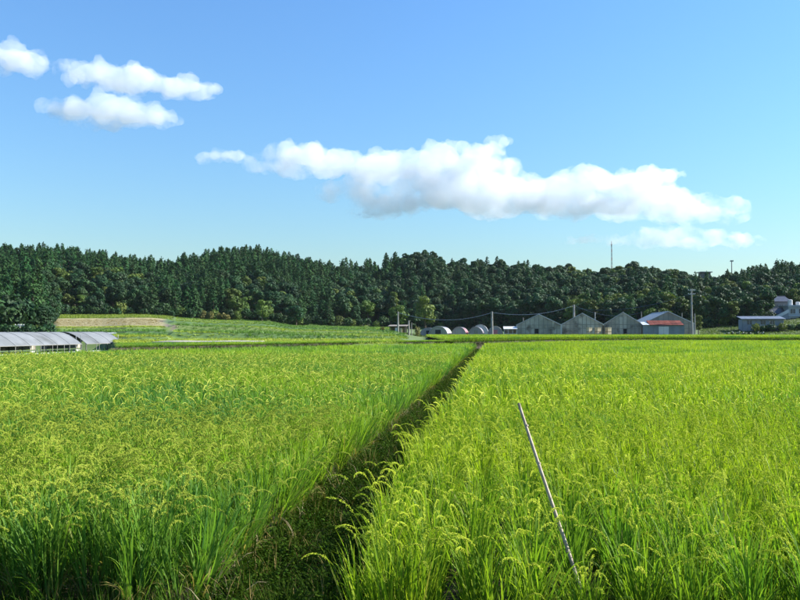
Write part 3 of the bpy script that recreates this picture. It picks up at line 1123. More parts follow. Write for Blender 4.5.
def broadleaf(seed, H=9.5, W=3.6, lobes=15, card=0.40, per=115):
    rg = random.Random(seed)
    mb = MB()
    cz = H * .60
    for L in range(lobes):
        a = rg.uniform(0, 6.28)
        el = rg.uniform(-0.75, 1.0)
        rr = W * .68 * math.sqrt(max(0, 1 - el * el * .8)) * rg.uniform(.35, 1.0)
        c = Vector((math.cos(a) * rr, math.sin(a) * rr, cz + el * H * .34))
        R_ = W * rg.uniform(.26, .46)
        t0 = rg.uniform(0, .55)
        for k in range(int(per * (R_ / (W * .36)) ** 2)):
            d = Vector((rg.gauss(0, 1), rg.gauss(0, 1), rg.gauss(0.25, 1))).normalized()
            p = c + Vector((d.x * R_, d.y * R_, d.z * R_ * .8)) * rg.uniform(.72, 1.08)
            leaf_cards(mb, p, d, card, rg, t0 + .45 * rg.random(), .45)
    return mb, trunk_mesh(H * .7, 0.22, rg, 5)


def shrub_mb(seed, W, H, n, card):
    rg = random.Random(seed)
    mb = MB()
    for L in range(6):
        a = rg.uniform(0, 6.28)
        rr = W * .3 * rg.random()
        c = Vector((math.cos(a) * rr, math.sin(a) * rr, H * rg.uniform(.3, .6)))
        for k in range(n // 6):
            d = Vector((rg.gauss(0, 1), rg.gauss(0, 1), rg.gauss(.2, 1))).normalized()
            p = c + Vector((d.x * W * .28, d.y * W * .28, d.z * H * .38)) * rg.uniform(.6, 1.1)
            p.z = max(p.z, .04)
            leaf_cards(mb, p, d, card, rg, rg.random(), .5)
    return mb


KINDS = {}
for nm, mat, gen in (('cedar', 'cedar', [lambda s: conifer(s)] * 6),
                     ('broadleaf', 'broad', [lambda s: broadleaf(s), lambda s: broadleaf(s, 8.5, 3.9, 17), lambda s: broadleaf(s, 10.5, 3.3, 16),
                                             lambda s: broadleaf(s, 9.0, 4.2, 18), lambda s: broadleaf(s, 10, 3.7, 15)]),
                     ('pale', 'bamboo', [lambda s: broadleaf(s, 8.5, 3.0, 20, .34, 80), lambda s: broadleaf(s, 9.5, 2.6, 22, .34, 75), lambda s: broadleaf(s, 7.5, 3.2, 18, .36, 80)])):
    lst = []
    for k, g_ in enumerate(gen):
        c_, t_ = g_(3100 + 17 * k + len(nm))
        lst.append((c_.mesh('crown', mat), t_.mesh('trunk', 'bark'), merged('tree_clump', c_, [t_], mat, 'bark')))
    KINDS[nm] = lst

# where every tree of the wood stands
pts = []
for D in np.arange(121, 345, 3.3):
    for lat in np.arange(-0.74 * D, 0.74 * D, 3.3):
        la, d_ = lat + rng.uniform(-1.4, 1.4), D + rng.uniform(-1.4, 1.4)
        px = 400 + F * la / d_
        if px < -160 or px > 960:
            continue
        bd = np.interp(px, PXK, BD)
        if d_ < bd + 1.5 or d_ > max(bd, 195) + np.interp(px, [380, 430, 540, 600], [122, 86, 86, 122]):
            continue
        if 768 < px < 835 and d_ < 226:
            continue
        if abs(px - 707) < 5 and d_ > 316:
            continue
        pts.append((px, d_, la))
T = np.array(pts)
TZ = terr_z(T[:, 0], T[:, 1])
bdT = np.interp(T[:, 0], PXK, BD)
tt = np.clip((T[:, 1] - bdT) / 118.0, 0, 1)
kind, hgt = [], []
for (px, D, la), t in zip(T, tt):
    u = rng.random()
    patch = mnoise.noise(Vector((la * .035, D * .035, 2.0)))
    if px < 45 and D < 200:
        k = 'cedar' if u < .65 + patch * .4 else 'broadleaf'
    elif px < 150:
        k = ('pale' if u < .33 + patch * .5 else 'broadleaf') if t < .42 else ('cedar' if u < .93 else 'broadleaf')
    elif px < 330:
        low = t < .30 and (px > 228) and px < 300
        k = ('broadleaf' if u < .7 else 'pale') if low else ('cedar' if u < .88 + patch * .3 else 'broadleaf')
    elif px < 400:
        k = ('broadleaf' if u < .8 else 'pale') if t < .4 else ('cedar' if u < .65 + patch * .5 else 'broadleaf')
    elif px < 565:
        k = 'broadleaf' if u < .86 + patch * .3 else 'cedar'  # mostly the darker broadleaf, its colour standing in for shade on this slope
    elif px < 735:
        k = 'pale' if u < .36 + patch * .7 else ('broadleaf' if u < .9 else 'cedar')
    else:
        k = ('pale' if u < .35 + patch * .5 else 'broadleaf') if t < .55 else ('cedar' if u < .85 else 'broadleaf')
    kind.append(k)
    hgt.append(rng.uniform(.52, .86) * (1 + .25 * patch) * (.85 if (k == 'cedar' and t > .75) else 1.0))
kind = np.array(kind)
hgt = np.array(hgt)
hgt = np.where((T[:, 0] < 50) & (T[:, 1] < 205), hgt * .62, hgt)
H0 = np.where(kind == 'cedar', 12.5, 9.3) * hgt
# how much of each crown is seen past the trees in front of it
order = np.argsort(T[:, 1])
skyl = np.full(1300, 336.0)
vis = np.zeros(len(T))
for i in order:
    px, D = T[i, 0], T[i, 1]
    yt = HOR - (TZ[i] + H0[i] - EYE) / D * F
    hw = 1.7 * F / D
    a, b_ = int(max(0, px - hw + 190)), int(min(1299, px + hw + 190))
    seg = skyl[a:b_ + 1]
    vis[i] = np.clip(seg - yt, 0, None).sum() * (1 if -15 < px < 815 else 0.05)
    yb_ = yt + 0.35 * H0[i] * F / D
    skyl[a:b_ + 1] = np.minimum(seg, np.maximum(yt + np.abs(np.arange(a, b_ + 1) - 190 - px) / max(hw, 1) * (yb_ - yt) * .8, 0))
indiv = np.zeros(len(T), bool)
for grp in (['cedar'], ['broadleaf', 'pale']):
    w_ = np.where(np.isin(kind, grp))[0]
    w_ = w_[np.argsort(-vis[w_])][:290]
    indiv[w_[vis[w_] > 1.0]] = True
LBL = {'cedar': 'tall pointed dark green conifer', 'broadleaf': 'round crowned green broadleaf tree', 'pale': 'feathery yellow green tree'}


def where_tree(px, t, D):
    if px < 48 and D < 200:
        return 'on the low wooded spur behind the grey tunnel sheds'
    if px < 170:
        if t < .42:
            return 'at the edge of the wood above the tan field'
        return 'on the upper slope above the tan field'
    if px < 300:
        return 'above the stepped green terraces, in the lower wood' if t < .4 else 'on the upper slope above the stepped green terraces'
    if px < 410:
        return 'in the wood behind the open wooden hut' if t < .5 else 'on the ridge behind the open wooden hut'
    if px < 515:
        return 'on the lower slope behind the low plastic tunnels' if t < .5 else 'on the ridge behind the low plastic tunnels'
    if px < 700:
        return 'on the lower slope behind the gabled greenhouses' if t < .5 else 'on the ridge behind the gabled greenhouses'
    return 'on the lower slope around the pale houses' if t < .5 else 'on the ridge above the pale houses'


def world_of(px, D):
    la = (px - 400) / F * D
    return (la * CA - D * SA, la * SA + D * CA)


def plant_tree(kindname, k, loc, s, sz, rz, label, group, name=None):
    cm, tm_, _ = KINDS[kindname][k]
    root = thing(name or {'cedar': 'conifer_tree', 'broadleaf': 'broadleaf_tree', 'pale': 'feathery_tree'}[kindname], label, 'tree', loc, rz, group)
    root.scale = (s, s, sz)
    link('trunk', tm_, root)
    link('crown', cm, root)
    return root


rest = {'cedar': [], 'broadleaf': [], 'pale': []}
for i in range(len(T)):
    px, D = T[i, 0], T[i, 1]
    x, y = world_of(px, D)
    k = kind[i]
    kk = int(rng.integers(len(KINDS[k])))
    s = hgt[i] * rng.uniform(.9, 1.15)
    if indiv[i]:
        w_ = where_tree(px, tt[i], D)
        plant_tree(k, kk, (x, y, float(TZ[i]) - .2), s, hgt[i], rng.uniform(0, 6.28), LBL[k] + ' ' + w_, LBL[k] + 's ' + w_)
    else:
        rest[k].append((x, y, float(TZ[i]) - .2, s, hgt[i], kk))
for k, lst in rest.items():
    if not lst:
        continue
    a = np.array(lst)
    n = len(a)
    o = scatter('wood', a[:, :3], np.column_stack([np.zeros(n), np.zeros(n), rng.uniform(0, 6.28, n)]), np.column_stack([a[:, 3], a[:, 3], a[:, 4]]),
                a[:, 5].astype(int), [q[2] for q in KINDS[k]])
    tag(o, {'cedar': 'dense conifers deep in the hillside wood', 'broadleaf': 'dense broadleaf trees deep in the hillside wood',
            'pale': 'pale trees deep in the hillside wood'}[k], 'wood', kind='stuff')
print('trees', len(T), 'individual', int(indiv.sum()))

# the spur's right flank, seen end on
for k, D in enumerate(np.arange(127, 200, 6.5)):
    px = float(np.interp(D, [127, 200], [43, 53])) + rng.uniform(-1.5, 1.5)
    x, y = world_of(px, D)
    plant_tree(('broadleaf', 'cedar', 'broadleaf')[k % 3], k % 4, (x, y, float(terr_z(px, D)) - .4), rng.uniform(.45, .6), rng.uniform(.38, .52), k * 1.3,
               'small tree on the flank of the low spur beside the tan field', 'small trees on the flank of the spur')

# trees that stand out
for px, D, kn, kk, s, sz, lab in ((425, 246, 'pale', 0, 1.35, 1.25, 'large olive green tree at the wood edge behind the low plastic tunnels'),
                                  (398, 244, 'pale', 2, 1.2, .95, 'bushy olive tree between the open hut and the wood'),
                                  (698, 186, 'pale', 1, .55, .5, 'small pale tree beside the tall utility pole'),
                                  (262, 226, 'pale', 0, .8, .75, 'small pale tree at the terrace edge before the dark wood'),
                                  (296, 232, 'broadleaf', 1, .9, .7, 'spreading round tree at the right end of the stepped terraces')):
    x, y = world_of(px, D)
    plant_tree(kn, kk, (x, y, float(terr_z(px, D)) - .2), s, sz, px, lab, None)


def shrub(px, D, W, H, lab, mat='broad', group=None, n=260, card=.2, seed=0, flower=0, name='shrub'):
    x, y = world_of(px, D)
    root = thing(name, lab, 'shrub', (x, y, float(terr_z(px, D)) - .03), 0, group)
    shrub_mb(seed + int(px * 7), W, H, n, card).build('foliage', mat, root)
    rg = random.Random(seed + 5)
    mb = MB()
    for k in range(5):
        a = rg.uniform(0, 6.28)
        mb.tube([(0, 0, -.1), (math.cos(a) * W * .1, math.sin(a) * W * .1, H * .3), (math.cos(a) * W * .22, math.sin(a) * W * .22, H * .6)], [.035, .025, .01], 5)
    mb.build('stems', 'bark', root)
    for k in range(flower):
        f = MB()
        c = Vector((rg.uniform(-.4, .4) * W, rg.uniform(-.45, .1) * W, H * rg.uniform(.55, 1.0)))
        for q in range(10):
            d = Vector((rg.gauss(0, 1), rg.gauss(0, 1), rg.gauss(.3, 1))).normalized()
            leaf_cards(f, c + d * .12, d, .12, rg, rg.random(), .3)
        f.build('blossom', 'flower', root)
    return root


for k, px in enumerate((204, 211, 219, 226)):
    shrub(px, 216, 2.6, rng.uniform(2.2, 3.0), 'yellow olive shrub in the clump at the top of the stepped terraces', 'olive', 'olive shrubs at the top of the terraces', 420, .24, k)
for k, px in enumerate((555, 561, 568, 575, 582)):
    shrub(px, 159.5, 1.5, rng.uniform(.6, 1.1), 'low dark shrub in the row before the second gabled greenhouse', 'broad' if k % 2 else 'olive', 'low shrubs before the gabled greenhouses', 220, .14, k)
for k, px in enumerate((726, 731.5, 737, 743, 749, 756, 762)):
    shrub(px, 178, 1.3, 1.25, 'shrub with white blossoms in the row before the low blue shed', 'broad', 'white flowering shrubs', 220, .14, k, flower=3)
for k, px in enumerate((756, 764, 772, 781, 790, 800, 810)):
    shrub(px, 186, 3.0, rng.uniform(1.6, 2.3), 'dense green shrub in the hedge below the pale houses', 'bamboo' if k % 3 == 0 else 'broad', 'hedge shrubs below the pale houses', 420, .22, k)
def edge_line(px):
    return float(np.interp(px, PXK, BD))


UND = [shrub_mb(77 + k, 3.4, 2.6, 420, .26) for k in range(4)]
UM = {m_: [u.mesh('foliage', m_) for u in UND] for m_ in ('broad', 'bamboo')}
px = -8.0
while px < 770:
    D = edge_line(px) + rng.uniform(-.5, 3.5)
    x, y = world_of(px, D)
    w_ = ('under the trees behind the tunnel sheds' if px < 48 else 'at the wood edge above the tan field' if px < 170 else 'at the wood edge above the stepped terraces' if px < 300 else
          'at the wood edge behind the open hut' if px < 412 else 'at the wood edge behind the plastic tunnels' if px < 515 else 'at the wood edge behind the gabled greenhouses' if px < 700 else
          'at the wood edge near the low blue shed')
    root = thing('shrub', 'leafy undergrowth bush ' + w_, 'shrub', (x, y, float(terr_z(px, D)) - .1), rng.uniform(0, 6.28), 'undergrowth bushes ' + w_)
    q = rng.uniform(.8, 1.35) * (1.5 if px < 42 else 1.0)
    root.scale = (q, q, q * rng.uniform(.8, 1.3))
    link('foliage', UM['bamboo' if (rng.random() < .2 and px > 60) else 'broad'][int(rng.integers(4))], root)
    px += (rng.uniform(4.5, 8.5) if not 38 < px < 56 else 1.6)
for k, px in enumerate(range(-6, 50, 5)):
    D = 109 + (k % 3) * 4
    x, y = world_of(px, D)
    root = thing('shrub', 'leafy bush in the row between the tunnel sheds and the spur', 'shrub', (x, y, float(terr_z(px, D)) - .15), k * 1.1, 'bushes between the tunnel sheds and the spur')
    root.scale = (.8, .8, rng.uniform(.55, .8))
    link('foliage', UM['bamboo' if k % 4 == 0 else 'broad'][k % 4], root)
shrub(417.5, 158, 1.6, 2.1, 'tan yellow bush between the open hut and the plastic tunnels', 'olive', None, 260, .16, 3)
shrub(382, 156, 1.5, 1.1, 'small round bush beside the open wooden hut', 'olive', None, 220, .14, 4)


# ------------------------------------------------------------------ greenhouses, sheds, houses
def gnd(px, D):
    return float(terr_z(px, D))


def greenhouse(px0, px1, yridge, yeave, D, label, door_px=None, roof='film_roof', wall='film', length=18.0, rz=0.0):
    cx = (px0 + px1) / 2
    x, y = world_of(cx, D)
    z0 = gnd(cx, D) - .05
    W = (px1 - px0) / F * D
    he = EYE + (HOR - yeave) / F * D - z0
    hr = EYE + (HOR - yridge) / F * D - z0
    root = thing('greenhouse', label, 'greenhouse', (x, y, z0), rz, None)
    nc = 10
    hx = lambda u: he + (hr - he) * (1 - abs(2 * u - 1))
    dc = None if door_px is None else int((door_px - px0) / (px1 - px0) * nc)
    for k in range(nc):
        u0, u1 = k / nc, (k + 1) / nc
        xa, xb = -W / 2 + W * u0 + .05, -W / 2 + W * u1 - .05
        lo = 2.15 if k == dc else 0.0
        MB().slab([(xa, 0, lo), (xb, 0, lo), (xb, 0, hx(u1) - .08), (xa, 0, hx(u0) - .08)], .02).build('panel', wall, root)
        if k == dc:
            d_ = MB().box(((xa + xb) / 2, .12, 1.06), (xb - xa - .1, .05, 2.1)).build('door', 'darkin', root)
            MB().box((xb - .18, .07, 1.0), (.05, .06, .25)).build('handle', 'steel', d_)
        for half in (0, 1):
            pass
    for k in range(nc + 1):
        u = k / nc
        px_ = -W / 2 + W * u
        MB().box((px_, -.03, hx(u) / 2), (.10 if 0 < k < nc else .16, .10, hx(u))).build('post', 'frame' if 0 < k < nc else 'white', root)
    for hz in (1.1, 2.2):
        MB().box((0, -.05, hz), (W, .05, .06)).build('rail', 'frame', root)
    MB().box((0, -.05, he), (W, .07, .09)).build('rail', 'frame', root)
    for s in (-1, 1):
        MB().slab([(s * W / 2 * 1.03, -.12, he - .1), (0, -.12, hr - .02), (0, -.12, hr + .14), (s * W / 2 * 1.03, -.12, he + .06)], -.12).build('rafter', 'white' if s > 0 else 'steel', root)
        nb = 6
        for j in range(nb):
            ya, yb_ = .02 + length * j / nb, length * (j + 1) / nb - .06
            MB().slab([(s * W / 2 * 1.03, ya, he - .03), (0, ya, hr + .05), (0, yb_, hr + .05), (s * W / 2 * 1.03, yb_, he - .03)], .03 * -s).build('roof_sheet', roof, root)
            MB().slab([(s * W / 2, ya, 0), (s * W / 2, ya, he - .06), (s * W / 2, yb_, he - .06), (s * W / 2, yb_, 0)], .02).build('side_sheet', wall, root)
    MB().slab([(-W / 2, length, 0), (W / 2, length, 0), (W / 2, length, he), (0, length, hr), (-W / 2, length, he)], .02).build('back_wall', wall, root)
    MB().tube([(0, -.1, hr + .1), (0, length, hr + .1)], .07, 8).build('ridge_cap', 'steel', root)
    return root


greenhouse(517, 560.5, 314.5, 325, 165, 'grey gabled greenhouse with a white rake beside the low plastic tunnels', 536, rz=-.075)
greenhouse(562, 602.5, 313.5, 324.5, 167, 'grey gabled greenhouse behind the row of low shrubs', None, rz=-.115)
greenhouse(604, 642, 312.5, 324.5, 167, 'grey gabled greenhouse with a dark door behind the cream boxes', 625, wall='film', rz=-.165)
greenhouse(644, 692.5, 311.8, 323.5, 168, 'wide gabled greenhouse with stained film behind the red roofed lean-to', None, wall='film_tan', roof='blueg')
# lean-to before the last greenhouse
x, y = world_of(663.5, 163)
z0 = gnd(663.5, 163) - .05
W = 40 / F * 163
root = thing('lean_to_shed', 'blue grey lean-to shed with a sloping rust red roof', 'shed', (x, y, z0))
wh = EYE + (HOR - 325.3) / F * 163 - z0
nb = 8
for k in range(nb):
    xa, xb = -W / 2 + W * k / nb + .02, -W / 2 + W * (k + 1) / nb - .02
    if k in (3, 4):
        d_ = MB().slab([(xa, .0, 0), (xb, .0, 0), (xb, .0, wh * .92), (xa, .0, wh * .92)], .06).build('door', 'white', root)
        MB().box((xb - .1 if k == 3 else xa + .1, -.08, 1.0), (.05, .05, .3)).build('handle', 'steel', d_)
    else:
        MB().slab([(xa, .02, 0), (xb, .02, 0), (xb, .02, wh), (xa, .02, wh)], .03).build('wall_panel', 'blueg', root)
for sx in (-1, 1):
    MB().slab([(sx * W / 2, .05, 0), (sx * W / 2, 4.2, 0), (sx * W / 2, 4.2, wh + .8), (sx * W / 2, .05, wh)], .04).build('side_wall', 'blueg', root)
for k in range(6):
    xa, xb = -W / 2 + 1.3 + (W - 1.4) * k / 6, -W / 2 + 1.3 + (W - 1.4) * (k + 1) / 6 - .03
    MB().slab([(xa, -.35, wh + .03), (xb, -.35, wh + .03), (xb, 3.6, wh + 1.0), (xa, 3.6, wh + 1.0)], .06).build('roof_sheet', 'red', root)
MB().slab([(-W / 2 - .1, -.3, wh + .05), (-W / 2 + 1.25, -.3, wh + .05), (-W / 2 + 1.25, 3.6, wh + .7), (-W / 2 - .1, 3.6, wh + .7)], .06).build('roof_sheet', 'white_film', root)
MB().box((-W / 2 - .22, .3, wh * .5), (.2, .2, wh)).build('corner_post', 'brown', root)


def tunnel(name, label, px0, px1, yap, D, length, sheet, front, inner=None, rz=0.0, group=None):
    cx = (px0 + px1) / 2
    x, y = world_of(cx, D)
    z0 = gnd(cx, D) - .03
    W = (px1 - px0) / F * D
    H = EYE + (HOR - yap) / F * D - z0
    root = thing(name, label, 'tunnel', (x, y, z0), rz, group)
    A = [(-W / 2, 0)] + [(-W / 2 * math.cos(math.pi * k / 12), .75 + (H - .75) * math.sin(math.pi * k / 12)) for k in range(13)] + [(W / 2, 0)]
    nb = 5
    for j in range(nb):
        ya, yb_ = length * j / nb + .03, length * (j + 1) / nb - .03
        mb = MB()
        n_ = len(A)
        vs = [(a, ya, b_) for a, b_ in A] + [(a, yb_, b_) for a, b_ in A] + [(a * .985, ya, b_ * .985) for a, b_ in A] + [(a * .985, yb_, b_ * .985) for a, b_ in A]
        fs = []
        for k in range(n_ - 1):
            fs += [(k, k + 1, n_ + k + 1, n_ + k), (2 * n_ + k, 3 * n_ + k, 3 * n_ + k + 1, 2 * n_ + k + 1),
                   (k, 2 * n_ + k, 2 * n_ + k + 1, k + 1), (n_ + k, n_ + k + 1, 3 * n_ + k + 1, 3 * n_ + k)]
        mb.add(vs, fs)
        mb.build('roof_sheet', sheet, root, smooth=False)
    for j in range(nb + 1):
        MB().tube([(a * 1.01, length * j / nb, b_ * 1.01) for a, b_ in A], .035, 5).build('hoop', 'steel', root)
    MB().slab([(a * .97, .12, b_ * .97) for a, b_ in A], -.02).build('end_panel', front, root)
    d_ = MB().box((0, .05, H * .36), (W * .3, .06, H * .72)).build('door', inner or front, root)
    MB().box((W * .1, .0, H * .36), (.05, .05, .25)).build('handle', 'steel', d_)
    MB().box((-W * .16, .03, H * .36), (.06, .08, H * .74)).build('door_post', 'steel', root)
    MB().box((W * .16, .03, H * .36), (.06, .08, H * .74)).build('door_post', 'steel', root)
    return root


tunnel('plastic_tunnel', 'pale plastic tunnel partly hidden behind the tan yellow bush', 420, 437, 328, 172, 14, 'white_film', 'film_pale', 'darkin')
tunnel('plastic_tunnel', 'plastic tunnel with a dark arched front and a white side', 428.5, 447.5, 326.3, 165, 16, 'white_film', 'film', 'darkin')
tunnel('plastic_tunnel', 'grey plastic tunnel with a pink side, next to the dark fronted tunnel', 451.5, 466, 327, 166, 16, 'pink', 'film_pale', 'film_tan')
tunnel('plastic_tunnel', 'grey plastic tunnel with a pink side below the white roof', 468.5, 483, 326.8, 166, 16, 'pink', 'film_pale', 'film_tan')
tunnel('plastic_tunnel', 'grey fronted plastic tunnel beside the open white shelter', 487.5, 503, 326.3, 166, 16, 'white_film', 'film_pale', 'pink')
tunnel('plastic_tunnel', 'bright white plastic tunnel behind the pink sided tunnels', 472, 488, 324.6, 186, 10, 'white_film', 'white_film')
# open white shelter
x, y = world_of(510.5, 164)
z0 = gnd(510, 164) - .03
root = thing('open_shelter', 'open white roofed shelter against the first gabled greenhouse', 'shelter', (x, y, z0))
W = 13 / F * 164
H = EYE + (HOR - 326.5) / F * 164 - z0
for sx in (-1, -.35, .35, 1):
    for yy in (0, 5):
        MB().box((sx * (W / 2 - .06), yy, H / 2 - .25), (.09, .09, H - .5)).build('post', 'white', root)
for k in range(4):
    xa, xb = -W / 2 - .1 + (W + .2) * k / 4, -W / 2 - .1 + (W + .2) * (k + 1) / 4 - .02
    MB().slab([(xa, -.3, H - .55), (xb, -.3, H - .55), (xb, 5.3, H), (xa, 5.3, H)], .05).build('roof_sheet', 'white_film', root)
MB().box((0, -.02, H * .42), (W - .2, .05, .08)).build('rail', 'white', root)
MB().box((0, 5.1, H * .4), (W - .2, .05, H * .75)).build('back_wall', 'film', root)

# the long tunnel sheds on the left, beside the near rice field
def long_tunnel(label, D0, L0, L1, net):
    ex, ey = ld(-35.7, 70)
    root = thing('tunnel_shed', label, 'greenhouse', (ex, ey, -.42), -0.048)
    W, he, rise = 5.4, 1.04, 1.28
    prof = [(-W / 2 + W / 2 * math.cos(a), he + rise * (1 - abs(math.cos(a)) ** 1.7)) for a in np.linspace(0, math.pi, 15)]
    nb = int(round((L1 - L0) / 2.2))
    for j in range(nb):
        ya, yb_ = L0 + (L1 - L0) * j / nb + .015, L0 + (L1 - L0) * (j + 1) / nb - .015
        vs, fs = [], []
        n_ = len(prof)
        for s_ in (0, -.03):
            for yy in (ya, yb_):
                vs += [(a, yy, b_ + s_) for a, b_ in prof]
        for k in range(n_ - 1):
            fs += [(k, k + 1, n_ + k + 1, n_ + k), (2 * n_ + k, 3 * n_ + k, 3 * n_ + k + 1, 2 * n_ + k + 1)]
            fs += [(k, 2 * n_ + k, 2 * n_ + k + 1, k + 1), (n_ + k, n_ + k + 1, 3 * n_ + k + 1, 3 * n_ + k)]
        MB().add(vs, fs).build('roof_sheet', net, root)
    for j in range(nb + 1):
        yy = L0 + (L1 - L0) * j / nb
        MB().tube([(a, yy, b_ + .015) for a, b_ in prof], .016, 5).build('hoop', 'grey_film', root)
        for sx in (-.03, -W + .03):
            MB().box((sx, yy, he / 2), (.05, .05, he)).build('post', 'frame', root)
    for sx in (.02, -W - .02):
        MB().box((sx, (L0 + L1) / 2, he), (.05, L1 - L0, .05)).build('eave_rail', 'frame', root)
        MB().box((sx, (L0 + L1) / 2, .16), (.04, L1 - L0, .30)).build('base_sheet', 'white_film', root)
    MB().box((-W + .0, (L0 + L1) / 2, he * .68), (.02, L1 - L0, he * .5)).build('side_net', 'film', root)
    for yy in (L0, L1):
        for k in range(4):
            xx = -W * (k + .5) / 4
            MB().box((xx, yy, (he + rise * .8) / 2), (.05, .05, he + rise * (.95 if 0 < k < 3 else .7))).build('end_post', 'steel', root)
    return root


long_tunnel('long low tunnel shed with a curved grey roof and open side beside the rice', 70, -17, 13.0, 'grey_film')
long_tunnel('short low tunnel shed with a grey roof at the end of the long one', 70, 13.9, 21.5, 'grey_film')
mb = MB()
p_ = at(104, 335, 112)
root = thing('row_cover', 'small white plastic row cover in the field beyond the tunnel sheds', 'row cover', (p_.x, p_.y, gnd(110, 112) - .02), 0)
for k in range(3):
    A = [(.45 * math.cos(a), .42 * math.sin(a)) for a in np.linspace(0, math.pi, 9)]
    MB().slab([(k * .62, a, b_) for a, b_ in A], .58).build('sheet', 'white_film', root)
for k in range(4):
    MB().tube([(k * .62 - .02, a * 1.04, b_ * 1.04) for a, b_ in A], .015, 5).build('hoop', 'steel', root)

# open wooden hut
D = 152
x, y = world_of(397.5, D)
z0 = gnd(397.5, D) - .02
root = thing('wooden_hut', 'open brown wooden hut with a flat grey roof and stacked boards', 'hut', (x, y, z0))
W = 16.5 / F * D
H = EYE + (HOR - 325) / F * D - z0
for sx in (-1, -.3, .35, 1):
    for yy in (0, 2.4):
        MB().box((sx * (W / 2 - .1), yy, H / 2 - .08), (.14, .14, H - .16)).build('post', 'greywood', root)
for k in range(7):
    xa = -W / 2 - .25 + (W + .5) * k / 7
    MB().slab([(xa, -.5, H - .28), (xa + (W + .5) / 7 - .02, -.5, H - .28), (xa + (W + .5) / 7 - .02, 2.9, H), (xa, 2.9, H)], .07).build('roof_board', 'greywood', root)
for k in range(10):
    MB().box((-W / 2 + .1 + (W - .2) * (k + .5) / 10, 2.5, H * .42), ((W - .2) / 10 - .03, .04, H * .8)).build('wall_plank', 'brown', root)
for k in range(4):
    MB().box((-.7, .6 + .02 * k, .6 + .18 * k), (1.5, .5, .12)).build('shelf_board', 'brown', root)
rg = random.Random(4)
tag(MB().box((0, 0, .45), (.5, .45, .9)).box((0, 0, .93), (.56, .5, .06)).build('white_drum', 'white', None, loc=(x - .12, y - .35, z0)), 'small white bin under the front edge of the open wooden hut', 'bin')
tag(MB().box((0, 0, .4), (.4, .4, .8)).box((0, 0, .83), (.44, .44, .06)).build('tan_crate', 'cream', None, loc=(x + .75, y - .3, z0)), 'small tan crate under the open wooden hut', 'crate')

# cream boxes before the greenhouses
for k, (p0, p1, lab) in enumerate(((586.5, 592, 'cream upright storage box, first beyond the low shrubs'), (595, 600.8, 'cream upright storage box between its neighbour and the brown post'),
                                   (605.2, 611.2, 'cream upright storage box on the far side of the brown post'))):
    D = 162
    x, y = world_of((p0 + p1) / 2, D)
    z0 = gnd(600, D) - .02
    W = (p1 - p0) / F * D
    H = EYE + (HOR - 327.6) / F * D - z0
    root = thing('storage_box', lab, 'box', (x, y, z0), R(28))
    MB().box((0, 0, H / 2), (W * .72, W * .72, H - .1)).build('body', 'cream', root)
    MB().box((0, 0, H), (W * .8, W * .8, .08)).build('lid', 'cream', root)
    for q in (.3, .65):
        MB().box((0, 0, H * q), (W * .75, W * .75, .07)).build('band', 'brown', root)
x, y = world_of(603, 161)
z0 = gnd(603, 161)
tag(MB().box((0, 0, 1.3), (.34, .3, 2.8)).box((0, 0, 2.75), (.42, .38, .1)).build('timber_post', 'brown', None, loc=(x, y, z0)), 'brown timber post between the cream storage boxes', 'post')


# ------------------------------------------------------------------ poles and wires
TOPS = {}


def pole(px, ytop, D, r, label, arms=0, mat='pole', name='utility_pole', insul=True):
    x, y = world_of(px, D)
    z0 = gnd(px, D) - .3
    zt = EYE + (HOR - ytop) / F * D
    root = thing(name, label, 'pole', (x, y, z0))
    h = zt - z0
    MB().tube([(0, 0, 0), (0, 0, h * .5), (0, 0, h)], [r * 1.25, r * 1.1, r * .85], 12).build('shaft', mat, root)
    for a in range(arms):
        zz = h - .25 - .8 * a
        ar = MB().box((0, -r, zz), (1.5 - .2 * a, .12, .12)).build('crossarm', 'steel', root)
        for q in (-.65, -.2, .3, .65):
            MB().tube([(q, -r, zz + .05), (q, -r, zz + .12), (q, -r, zz + .24)], [.05, .075, .045], 8).build('insulator', 'insul', ar)
    if insul and h > 5:
        MB().box((0, -r * 1.15, h * .72), (.3, .08, .5)).build('bracket', 'steel', root)
    TOPS[px] = Vector((x, y, zt))
    return root


pole(398, 311.5, 150, .15, 'grey utility pole rising behind the open wooden hut', 0)
pole(408.8, 320.5, 155, .16, 'short stout grey post beside the open wooden hut', 0, name='grey_post', insul=False)
pole(411.6, 322.5, 156, .07, 'thin short grey stake beside the stout post', 0, name='grey_stake', insul=False)
pole(492, 311.5, 162, .20, 'stout pale utility pole among the low plastic tunnels', 0)
pole(523.3, 317.5, 180, .07, 'thin pole behind the first gabled greenhouse', 0, name='thin_pole', insul=False)
pole(574, 304.6, 190, .24, 'stout pale utility pole behind the second gabled greenhouse', 0)
pole(595, 312.2, 190, .17, 'short pole with a box between two gabled greenhouses', 0)
pole(641.4, 311.5, 190, .08, 'thin pole behind the third gabled greenhouse', 0, name='thin_pole', insul=False)
pole(682, 313, 186, .09, 'thin pole behind the wide stained greenhouse', 0, name='thin_pole', insul=False)
pole(691.8, 289.2, 164, .17, 'tall utility pole with crossarms beside the wide stained greenhouse', 2)
pole(694.8, 313.6, 166, .12, 'short pale post beside the tall utility pole', 0, name='pale_post', insul=False)
pole(20, 324, 112, .08, 'small pole with a crossarm behind the tunnel sheds', 1, mat='white')


def wire(a, b_, sag, label, r=.025, dz=-.2):
    A, B = TOPS[a] + Vector((0, 0, dz)), TOPS[b_] + Vector((0, 0, dz))
    pts = []
    for k in range(25):
        f = k / 24
        p = A.lerp(B, f)
        p.z -= sag * 4 * f * (1 - f)
        pts.append(p)
    tag(MB().tube(pts, r, 5).build('power_line', 'wire'), label, 'cable', 'overhead power lines')


